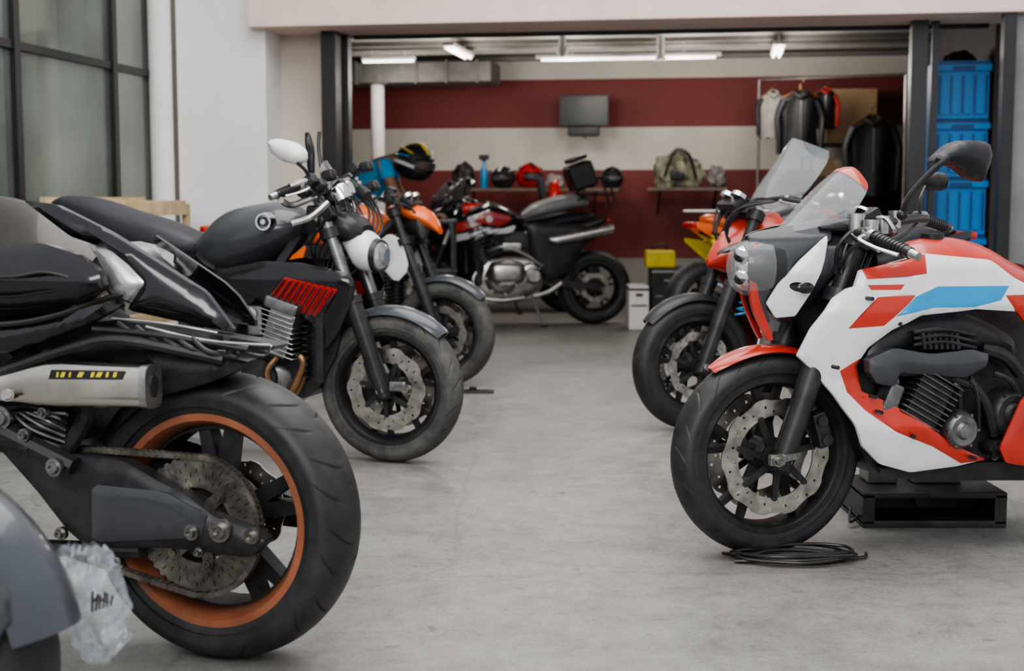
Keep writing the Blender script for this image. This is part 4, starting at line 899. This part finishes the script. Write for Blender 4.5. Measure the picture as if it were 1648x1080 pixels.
def jacket(px,py,Y,col,name_l,sc=1.,arm=None,trim=None):
    c=at(px,py,Y); m=col; b=B(m); R=[]
    prof=[(0,.05,.04),(-.03,.12,.05),(-.07,.2,.055),(-.16,.205,.06),(-.35,.18,.06),(-.5,.19,.065),(-.66,.195,.07)]
    for i,(z,w_,d_) in enumerate(prof):
        R.append([V((c.x+sc*w_*cos(2*pi*k/32)*(1+.04*sin(3*k+i)),c.y+sc*d_*sin(2*pi*k/32)*(1+.35*sin(7*k+i*.5)),c.z+sc*(z-(.03*abs(sin(4*k)) if i==6 else 0)))) for k in range(32)])
    b.rings(R)
    if arm: b.m(arm)
    for sd in (1,-1): b.tube([c+V((sd*.17*sc,0,-.08*sc)),c+V((sd*.235*sc,-.01,-.25*sc)),c+V((sd*.225*sc,-.03,-.45*sc)),c+V((sd*.215*sc,-.02,-.64*sc))],[.062*sc,.05*sc,.042*sc,.045*sc],n=12,flat=.75)
    b.m(trim or m); b.tube([c+V((-.07*sc,-.03,0)),c+V((0,-.07,-.05*sc)),c+V((.07*sc,-.03,0)),c+V((0,.03,.03)),c+V((-.07*sc,-.03,0))],.022*sc,n=8)
    b.m(BLT); b.tube([c+V((0,-.066*sc,-.08*sc)),c+V((0,-.07*sc,-.35*sc)),c+V((0,-.08*sc,-.62*sc))],.005*sc,n=6)
    o=thing(b,'jacket',name_l,'jacket',c-V((0,0,.65*sc)))
    b=B(BRS); b.tube([V((-.18*sc,0,.6*sc)),V((0,0,.68*sc)),V((.18*sc,0,.6*sc))],.01); b.tube([V((0,0,.68*sc)),V((0,0,.74*sc)),V((.03,0,.77*sc)),V((.02,0,.8*sc))],.005); fin(b,'hanger',o,mir=False)
CB=M('black_leather',(.02,.02,.021),.5,nz=.3,sc=9,bump=.2); CW=M('pale_fabric',(.3,.28,.26),.8,bump=.2); CRd=M('red_fabric',(.45,.025,.025),.7,bump=.2)
jacket(1244,150,12.65,CW,'pale grey riding jacket with dark sleeves on a hanger',.6,arm=CB); jacket(1288,150,12.45,CB,'black leather riding jacket on a hanger',.85); jacket(1328,146,12.5,CB,'black riding jacket with red collar and sleeves',.5,arm=CRd,trim=CRd)
jacket(1404,192,12.15,CB,'black leather jacket on a wooden hanger',.98)
b=B(BLT); c0=at(1222,143,12.65);c1=at(1458,143,12.1); zz=2.13
for c in (c0,c1):
    b.cyl((c.x,c.y,0),(c.x,c.y,zz),.014,n=10); b.box((c.x,c.y,.015),(.06,.5,.03),bev=.005)
b.cyl((c0.x,c0.y,zz),(c1.x,c1.y,zz),.014,n=10); thing(b,'clothes_rail','tubular metal clothes rail with riding jackets','clothes rail',(c0.x,c0.y,0))
CARD=M('cardboard',(.46,.31,.19),.8,nz=.1,sc=6)
def carton(px,py,Y,w_,h_,d_,lab,z=None):
    c=at(px,py,Y)
    if z is not None: c.z=z+h_/2
    b=B(CARD); b.box(c,(w_,d_,h_),rot=RZ,bev=.004); b.m(M('packing_tape',(.5,.4,.27),.4)); b.box(c+V((0,0,h_/2)),(w_*1.005,.05,.003),rot=RZ); b.box(c-V((0,d_/2,-h_*.4)),(.05,.004,h_*.2),rot=RZ)
    b.m(CARD); b.box(c+V((0,-.01,h_/2+.004)),(w_*.98,d_*.48,.006),rot=RZ@Matrix.Rotation(.05,4,'X')); thing(b,'cardboard_box',lab,'box',c-V((0,0,h_/2)))
c=at(1362,300,13.0)
b=B(ENGD)
for sx in (-.38,.38):
    for sy in (-.2,.2): b.box((c.x+sx,13.0+sy,.9),(.035,.035,1.8),bev=.004)
for z in (.1,.6,1.1,1.55): b.box((c.x,13.0,z),(.78,.44,.025),bev=.003)
thing(b,'shelving_unit','dark metal shelving unit with boxes','shelf',(c.x,13,0))
carton(1368,210,13.0,.45,.5,.34,'brown cardboard box on the shelving unit',z=1.566); carton(1340,300,13.0,.3,.3,.32,'brown cardboard box on the shelving unit',z=1.116); carton(1392,300,13.0,.25,.25,.32,'brown cardboard box on the shelving unit',z=1.116); carton(1362,400,13.0,.55,.35,.34,'large brown cardboard box on the shelving unit',z=.616)
def wshelf(px0,px1,py,Y):
    a=at(px0,py,Y);c=at(px1,py,Y); b=B(M('shelf_wood',(.16,.12,.09),.6)); b.box(((a.x+c.x)/2,Y+.05,a.z-.015),(c.x-a.x,.5,.03),rot=RZ,bev=.004)
    b.m(ENGD)
    for f in (.15,.85):
        x=a.x+(c.x-a.x)*f; yy=Y+.05-.158*(c.x-a.x)*(f-.5); b.bar((x,yy,a.z-.03),(x,yy+.24,a.z-.25),(.01,.01),(.01,.01))
    thing(b,'wall_shelf','narrow wooden wall shelf on brackets','shelf',((a.x+c.x)/2,Y,a.z-.25)); return a.z
zs=wshelf(720,1000,303,13.35); zs2=wshelf(1045,1172,302,13.15)
def helmet(r,m1,m2):
    b=B(m1); bm=bmesh.new(); bmesh.ops.create_uvsphere(bm,u_segments=28,v_segments=18,radius=r)
    dl=[f for f in bm.faces if (lambda q:q.x>r*.35 and -r*.35<q.z<r*.3 and abs(q.y)<r*.78)(f.calc_center_median())]
    bmesh.ops.delete(bm,geom=dl,context='FACES')
    for v in bm.verts:
        if v.co.z<-.3*r: v.co.x*=.92+(.1 if v.co.x>0 else 0)
        v.co.z=max(v.co.z,-.85*r+.0005*v.co.x); v.co.x*=1.12
    b.merge(bm)
    b.m(m2)
    for k in (-1,1): b.tube([V((.5*r,k*.75*r,.55*r)),V((0,k*.8*r,.68*r)),V((-.7*r,k*.5*r,.72*r))],r*.12,n=8,flat=.4)
    b.tube([V((.9*r,0,.55*r)),V((.3*r,0,1.0*r)),V((-.5*r,0,.9*r))],r*.15,n=8,flat=.4)
    b.m(SMK); b.loft([(.6*r,0,.78*r,.3*r),(1.0*r,0,.55*r,.28*r),(1.12*r,0,.1*r,.2*r)],k=2,n=20)
    return b
def puthelmet(px,Y,z,r,m1,m2,lab,rot):
    c=at(px,300,Y); b=helmet(r,m1,m2); b.bm.transform(Matrix.Translation((c.x,Y,z+r*.85))@Matrix.Rotation(rot,4,'Z')); thing(b,'helmet',lab,'helmet',(c.x,Y,z))
puthelmet(852,13.35,zs,.13,REDD,BLK,'red motorcycle helmet on a shelf',-1.2)
puthelmet(810,13.35,zs,.115,BLK,WHT,'black and white motorcycle helmet on a shelf',-2)
puthelmet(985,13.2,zs,.11,BLK,MGR,'black motorcycle helmet on a shelf',-1.6)
c=at(779,250,13.4); b=B(BLU); b.lathe([(.001,0),(.035,0),(.04,.02),(.04,.17),(.02,.22),(.016,.24),(.016,.27),(.001,.27)],(c.x,13.4,zs),axis=(0,0,1),n=24,closed=False); b.m(CB); b.box((c.x,13.4,zs+.3),(.1,.04,.05),bev=.01); b.cyl((c.x,13.4,zs+.26),(c.x,13.4,zs+.29),.02)
thing(b,'spray_bottle','blue spray bottle with black trigger','bottle',(c.x,13.4,zs))
def blob(px,Y,z,sx,sy,sz,mat,seed):
    c=at(px,300,Y); bm=bmesh.new(); bmesh.ops.create_icosphere(bm,subdivisions=4,radius=1)
    for v in bm.verts:
        n_=noise.noise(v.co*1.7+V((seed,0,0)))*.35+noise.noise(v.co*4+V((0,seed,0)))*.15; v.co*=(1+n_); v.co=V((v.co.x*sx,v.co.y*sy,max(-.7,v.co.z)*sz))
    lo=min(v.co.z for v in bm.verts)
    b=B(mat); bm.transform(Matrix.Translation((c.x,Y,z-lo))); b.merge(bm); return b,c
CAM=M('camouflage_cloth',(.2,.19,.13),.85,nz=.8,sc=14,dirt=(.45,.43,.36),da=.8)
b,c=blob(1090,13.1,zs2,.23,.17,.2,CAM,1.); b.m(BLK); b.tube([(c.x-.14,12.95,zs2+.1),(c.x-.05,12.92,zs2+.33),(c.x+.08,12.92,zs2+.31),(c.x+.16,12.95,zs2+.08)],.015); b.box((c.x-.02,12.93,zs2+.12),(.14,.05,.1),bev=.02); thing(b,'backpack','patterned khaki backpack slumped on a shelf','bag',(c.x,13.1,zs2))
b,c=blob(1153,13.05,zs2,.085,.13,.12,M('grey_cloth',(.2,.19,.18),.85,nz=.5),5.); thing(b,'folded_jacket','crumpled grey and cream clothing on a shelf','clothing',(c.x,13.05,zs2))
b,c=blob(893,13.25,zs,.09,.12,.08,CW,9.); thing(b,'cloth_bundle','bundle of pale cloth on a shelf','clothing',(c.x,13.25,zs))
b,c=blob(935,13.25,zs,.12,.12,.12,CB,13.); thing(b,'black_bag','slumped black bag on a shelf','bag',(c.x,13.25,zs))
b,c=blob(745,13.35,zs,.12,.1,.14,CB,3.); thing(b,'black_bag','small slumped black bag on a shelf','bag',(c.x,13.35,zs))
b,c=blob(1170,13.1,0,.2,.18,.42,CB,7.); thing(b,'black_bag','large slumped black bag on the floor','bag',(c.x,13.1,0))
c=at(1135,338,12.2); b=B(PLW); b.lathe([(.001,.02),(.19,.02),(.2,.01),(.19,0),(.001,0)],(c.x,12.2,c.z-.02),axis=(0,0,1),n=36,closed=False); b.m(SIL); b.cyl((c.x,12.2,.02),(c.x,12.2,c.z-.02),.025); b.cyl((c.x,12.2,0),(c.x,12.2,.02),.18,n=30); thing(b,'round_table','small round white pedestal table','table',(c.x,12.2,0))
def crate(px0,px1,py0,py1,mat,lab,name,cat,d_=.35,trim=BLK,lid=True):
    g=ground((px0+px1)/2,py1); Y=g[1]; a=at(px0,py1,Y);c=at(px1,py0,Y); w_=c.x-a.x;h_=c.z; b=B(mat)
    b.box(((a.x+c.x)/2,Y+d_/2,h_/2),(w_,d_,h_),bev=.012); 
    b.m(trim); b.box(((a.x+c.x)/2,Y-.003,h_*.55),(w_*.8,.006,.012)); b.box(((a.x+c.x)/2,Y-.012,h_*.8),(w_*.35,.02,.02),bev=.004)
    if lid: b.box(((a.x+c.x)/2,Y+d_/2,h_-.03),(w_*1.03,d_*1.03,.02),bev=.004)
    thing(b,name,lab,cat,((a.x+c.x)/2,Y+d_/2,0)); return ((a.x+c.x)/2,Y+d_/2,h_,w_)
crate(1012,1045,460,531,PLW,'white storage box with black handle on the floor','storage_box','box',.3)
kk=crate(1049,1108,432,531,BLK,'black tool cabinet with drawers','tool_cabinet','cabinet',.35,trim=BLT)
b=B(YEL); b.box((kk[0]-.07,kk[1]-.02,kk[2]+.07),(.24,.18,.14),bev=.02); b.m(BLK); b.tube([(kk[0]-.13,kk[1]-.02,kk[2]+.14),(kk[0]-.11,kk[1]-.02,kk[2]+.18),(kk[0]-.03,kk[1]-.02,kk[2]+.18),(kk[0]-.01,kk[1]-.02,kk[2]+.14)],.008); thing(b,'tool_box','yellow tool box with black handle','box',(kk[0]-.07,kk[1]-.02,kk[2]))
crate(1000,1050,352,480,M('grey_locker',(.3,.29,.28),.6),'grey metal locker cabinet against the wall','locker','cabinet',.35,trim=BLK)
BC=M('blue_plastic_cabinet',(.015,.24,.62),.4,nz=.15,sc=4)
b=B(BC); s0,s1,t0,t1,H=2.72,3.06,.65,1.3,1.95
slab(b,s0,s1,t0,t1,0.0,H)
cab=thing(b,'storage_cabinet','tall bright blue plastic cabinet with ribbed drawers','cabinet',W(2.88,.95,0),flat=True)
for k in range(5):
    b=B(BC); z0=.06+k*.378
    slab(b,s0+.005,s1-.005,t0-.03,t0,z0,z0+.35)
    for i in range(4): slab(b,s0+.03+i*.075,s0+.07+i*.075,t0-.045,t0-.03,z0+.03,z0+.28)
    slab(b,s0-.005,s1+.005,t0-.055,t0-.03,z0+.31,z0+.35)
    b.m(M('dark_blue_recess_shade',(.004,.07,.22),.4)); slab(b,s0+.1,s1-.1,t0-.06,t0-.045,z0+.315,z0+.34); slab(b,s0,s1,t0-.035,t0-.028,z0+.35,z0+.372)  # raised strips in darker blue imitate shade in hand slot and gaps
    for i in range(5): slab(b,s0+.012+i*.075,s0+.024+i*.075,t0-.034,t0-.029,z0+.03,z0+.28)
    d=fin(b,'drawer',cab,mir=False,flat=True); d.data.transform(Matrix.Translation(-cab.location))
b,c=blob(1550,13,0,.1,.12,.05,CB,11.); b.bm.transform(Matrix.Translation(W(2.9,.9,1.95)-V((c.x,13,0)))); thing(b,'black_bag','flat black bag on top of the blue cabinet','bag',W(2.9,.9,1.95))
WOOD=M('raw_wood',(.6,.46,.28),.7,nz=.2,sc=10)
def crate_wood():
    b=B(WOOD)
    for i in range(4): slab(b,-2.3,-2.0,-1.75+.32*i,-1.5+.32*i,1.02,1.04,bev=.002)
    slab(b,-2.32,-2.29,-1.8,-.5,.95,1.06); slab(b,-2.02,-1.99,-1.8,-.5,.95,1.02)
    for (s_,t) in ((-2.3,-1.78),(-2.01,-1.78),(-2.3,-.52),(-2.01,-.52)): slab(b,s_-.02,s_+.02,t-.02,t+.02,0,1.02)
    for z in (.3,.6): slab(b,-2.3,-2.0,-1.79,-1.76,z,z+.08); slab(b,-2.02,-1.99,-1.78,-.52,z,z+.08)
    thing(b,'wooden_stand','rough pale wooden slatted stand by the window','wooden stand',W(-2.15,-1.15,0))
crate_wood()
g0=ground(1388,850); g1=ground(1620,850); wl=g1[0]-g0[0]; cx=(g0[0]+g1[0])/2; yy=g0[1]
b=B(BLKM)
b.box((cx,yy+.15,.012),(wl,.3,.024),bev=.004); b.box((cx,yy+.15,.105),(wl,.3,.02),bev=.004)
for k in (-1,1): b.box((cx+k*(wl/2-.02),yy+.15,.06),(.04,.3,.1),bev=.004)
b.box((cx,yy+.2,.06),(wl*.9,.02,.09)); 
b.m(ENGD); b.cyl((cx,yy+.19,.06),(cx,yy+.14,.06),.022,n=18)
b.m(BLKM); b.tube([(cx-wl/2,yy+.05,.03),(cx-wl/2-.04,yy+.0,.02),(cx-wl/2-.02,yy+.08,.05)],.005)
thing(b,'motorcycle_stand','low black steel stand under the engine','stand',(cx,yy+.15,0))
b=B(M('grey_block',(.2,.2,.19),.7)); b.box((g0[0]+.1,yy+.2,.115+.05),(.1,.12,.1),bev=.008); b.box((cx+.05,yy+.2,.115+.04),(.16,.12,.08),bev=.008); thing(b,'support_block','grey support block on the black stand','block',(g0[0]+.1,yy+.2,.115))
c=ground(1290,903); b=B(BLK)
for i in range(6):
    pts=[]; a0=random.uniform(0,6); rx=random.uniform(.1,.18); ry=random.uniform(.04,.08); ox=random.uniform(-.04,.03); oy=random.uniform(-.02,.02)
    for k in range(15):
        a=a0+2*pi*k/14; pts.append(V((c[0]+ox+rx*cos(a)*(1+.12*sin(3*a+i)),c[1]+oy+ry*sin(a)*(1+.2*cos(2*a+i)),.007+.004*i+.006*(1+sin(2*a+i))*.5)))
    b.tube(pts,.0048,n=8,k=4)
b.tube([V((c[0]-.2,c[1]-.03,.008)),V((c[0],c[1]-.055,.02)),V((c[0]+.17,c[1],.01)),V((c[0]+.2,c[1]+.05,.01))],.005)
b.tube([V((c[0]-.22,c[1]+.06,.008)),V((c[0]-.15,c[1]-.02,.02)),V((c[0]+.05,c[1]-.03,.03)),V((c[0]+.14,c[1]+.03,.02))],.005)
thing(b,'cable','loosely coiled black cable on the floor under the tyre','cable',(c[0],c[1],0))
c=ground(770,632); b=B(BLKM); b.box((c[0],c[1],.008),(.17,.07,.014),bev=.005); b.cyl((c[0]-.03,c[1],.015),(c[0]-.03,c[1],.03),.02); thing(b,'stand_plate','flat black metal plate on the floor','plate',(c[0],c[1],0))
PLS=M('clear_plastic',(.55,.61,.67),.1,coat=.8,alpha=.28,nz=.35,sc=18,bump=.6)
def bag():
    Y=2.28; b=B(PLS); bm=bmesh.new(); g=[]
    outl=[(94,880,170,884),(86,915,188,908),(100,945,192,930),(98,975,208,972),(110,1005,196,1008),(110,1035,206,1026),(128,1058,186,1050),(146,1074,168,1070)]
    outl=cr([tuple(map(float,o)) for o in outl],5); n=36
    for i,(x0,y0,x1,y1) in enumerate(outl):
        row=[]
        for j in range(n+1):
            f=j/n; p=at(x0+(x1-x0)*f+5*sin(i*1.3)*(f-.5),y0+(y1-y0)*f+4*sin(j*1.1),Y)
            cz=abs(noise.noise(V((p.x*26,p.z*20,1))))*.05+abs(noise.noise(V((p.x*60,p.z*55,4))))*.025
            p.y+=cz-.05*sin(pi*f)*sin(pi*min(1,i/len(outl)+.1)); row.append(bm.verts.new(p))
        g.append(row)
    for i in range(len(g)-1):
        for j in range(n): bm.faces.new((g[i][j],g[i][j+1],g[i+1][j+1],g[i+1][j]))
    d=bmesh.ops.duplicate(bm,geom=bm.verts[:]+bm.faces[:])
    for e in d['geom']:
        if isinstance(e,bmesh.types.BMVert): e.co.y=2*(Y)-e.co.y+.03
    b.merge(bm)
    b.m(BLK)
    for i in range(6):
        x=148+6*i; b.tube([at(x,985-2*i,Y-.06),at(x+1+(i%2)*2,952+3*(i%3),Y-.06)],.0022,n=5)
    for i in range(3): b.tube([at(150+9*i,968,Y-.06),at(158+9*i,960+4*i,Y-.06)],.002,n=5)
    thing(b,'plastic_bag','crumpled clear plastic bag with black print hanging from mudguard','plastic bag',at(150,975,Y),sharp=.35)
bag()
# ================================================================ person
SKN=M('skin',(.2,.11,.07),.55,nz=.1); SHB=M('blue_shirt',(.01,.28,.55),.75,nz=.15,sc=8); TRS=M('dark_trousers',(.03,.03,.04),.8)
def skinned(name,verts,edges,mat,parent,sub=2):
    me=bpy.data.meshes.new(name); me.from_pydata([v[0] for v in verts],edges,[]); o=bpy.data.objects.new(name,me); link(o)
    o.modifiers.new('s','SKIN'); o.data.materials.append(mat)
    for i,v in enumerate(verts):
        r=v[1]; o.data.skin_vertices[0].data[i].radius=(r,r) if not isinstance(r,tuple) else r
    o.data.skin_vertices[0].data[0].use_root=True
    s=o.modifiers.new('u','SUBSURF'); s.levels=sub; s.render_levels=sub
    dg=bpy.context.evaluated_depsgraph_get(); m2=bpy.data.meshes.new_from_object(o.evaluated_get(dg)); o.modifiers.clear(); o.data=m2; m2.name=name
    for p in m2.polygons: p.use_smooth=True
    if parent: o.parent=parent
    return o
Yp=10.35
pr=bpy.data.objects.new('person',None); link(pr); pr.location=(-1.05,Yp,0); pr['label']='person in blue shirt and helmet bent over a tool trolley'; pr['category']='person'
def q(x,y,z): return (x+1.05,y,z)
Vv=[(q(-1.22,0,.92),.13),(q(-1.14,0,1.08),.12),(q(-1.03,0,1.24),.13),(q(-.95,0,1.33),.12),(q(-.85,0,1.36),.055),(q(-.78,0,1.34),.075),(q(-.71,0,1.29),.085),
 (q(-.95,.17,1.3),.055),(q(-.86,.24,1.08),.042),(q(-.66,.16,.93),.03),(q(-.95,-.17,1.3),.055),(q(-.86,-.24,1.08),.042),(q(-.66,-.16,.93),.03),
 (q(-1.22,.1,.86),.09),(q(-1.12,.12,.48),.06),(q(-1.2,.12,.1),.04),(q(-1.06,.13,.04),.035),(q(-1.22,-.1,.86),.09),(q(-1.12,-.12,.48),.06),(q(-1.2,-.12,.1),.04),(q(-1.06,-.13,.04),.035)]
E=[(0,1),(1,2),(2,3),(3,4),(4,5),(5,6),(3,7),(7,8),(8,9),(3,10),(10,11),(11,12),(0,13),(13,14),(14,15),(15,16),(0,17),(17,18),(18,19),(19,20)]
skinned('body',Vv,E,SKN,pr)
for sd in (1,-1):
    b=B(SKN); bx=V(q(-.64,.16*sd,.925)); b.sph(bx+V((.03,0,-.005)),.04,(1.1,.95,.4))
    for i,(dy,l) in enumerate(((-.027,.07),(-.009,.08),(.009,.075),(.027,.06))): b.tube([bx+V((.06,dy,0)),bx+V((.06+l*.6,dy*1.1,.006)),bx+V((.06+l,dy*1.15,-.02))],[.009,.009,.007],n=8)
    b.tube([bx+V((.02,-.035*sd,0)),bx+V((.05,-.06*sd,-.005)),bx+V((.08,-.06*sd,-.015))],[.011,.01,.008],n=8); fin(b,'hand',pr,mir=False)
sh=[(Vv[i][0],Vv[i][1]+.018) for i in (0,1,2,3)]+[(Vv[7][0],.07),(q(-.9,.21,1.18),.062),(Vv[10][0],.07),(q(-.9,-.21,1.18),.062)]
skinned('shirt',sh,[(0,1),(1,2),(2,3),(3,4),(4,5),(3,6),(6,7)],SHB,pr)
tr=[(Vv[0][0],.145),(Vv[13][0],.11),(Vv[14][0],.08),(q(-1.19,.12,.12),.06),(Vv[17][0],.11),(Vv[18][0],.08),(q(-1.19,-.12,.12),.06)]
skinned('trousers',tr,[(0,1),(1,2),(2,3),(0,4),(4,5),(5,6)],TRS,pr)
b=helmet(.145,BLK,YEL); b.m(WHT); b.tube([V((.1,-.1,-.02)),V((0,-.145,.0)),V((-.1,-.11,.0))],.045,n=8,flat=.4); b.m(BLU); b.tube([V((.05,-.13,.06)),V((-.05,-.13,.05)),V((-.13,-.07,.03))],.025,n=8,flat=.4); b.m(SKN); b.sph((.02,0,-.01),.1,(1,.8,1.1)); b.sph((.12,0,-.02),.015)
b.bm.transform(Matrix.Translation(V(q(-.73,0,1.32)))@Matrix.Rotation(-.7,4,'Z')@Matrix.Rotation(.2,4,'Y')); fin(b,'helmet',pr,'black and white helmet with yellow graphics',mir=False)
b=B(ENGD); tx=-.55
b.box((tx,Yp,.88),(.26,.5,.03),bev=.005); b.box((tx,Yp,.5),(.26,.5,.02)); b.box((tx,Yp,.14),(.26,.5,.02))
for sx in (-.11,.11):
    for sy in (-.23,.23): b.box((tx+sx,Yp+sy,.46),(.02,.02,.84)); b.cyl((tx+sx-.01,Yp+sy,.035),(tx+sx+.01,Yp+sy,.035),.035,n=14)
thing(b,'tool_trolley','dark metal three-tier tool trolley','trolley',(tx,Yp,0))
# ================================================================ light, world, camera
w=bpy.data.worlds.new('World'); bpy.context.scene.world=w; w.use_nodes=True; bg=w.node_tree.nodes['Background']; bg.inputs[0].default_value=(.92,.95,1,1); bg.inputs[1].default_value=.85
def area(loc,rot,sx,sy,e,col=(1,1,1)):
    li=bpy.data.lights.new('area_light','AREA'); li.shape='RECTANGLE'; li.size=sx; li.size_y=sy; li.energy=e; li.color=col
    o=bpy.data.objects.new('area_light',li); link(o); o.location=loc; o.rotation_euler=rot
area((.3,4.5,4.6),(0,0,0),4,5.5,290,(1,.98,.94))
area((-1,-2.5,3.6),(radians(62),0,radians(-10)),4,2.5,270,(1,.99,.97))
cam=bpy.data.cameras.new('Camera'); co=bpy.data.objects.new('Camera',cam); link(co); co.location=(0,0,CH); co.rotation_euler=(pi/2-PI_,0,0)
cam.lens=F/1648*36; cam.sensor_width=36; cam.dof.use_dof=True; cam.dof.focus_distance=3.9; cam.dof.aperture_fstop=3.5
bpy.context.scene.camera=co
vs=bpy.context.scene.view_settings
try: vs.view_transform='AgX'; vs.look='AgX - Medium High Contrast'; vs.exposure=-.05
except Exception: pass
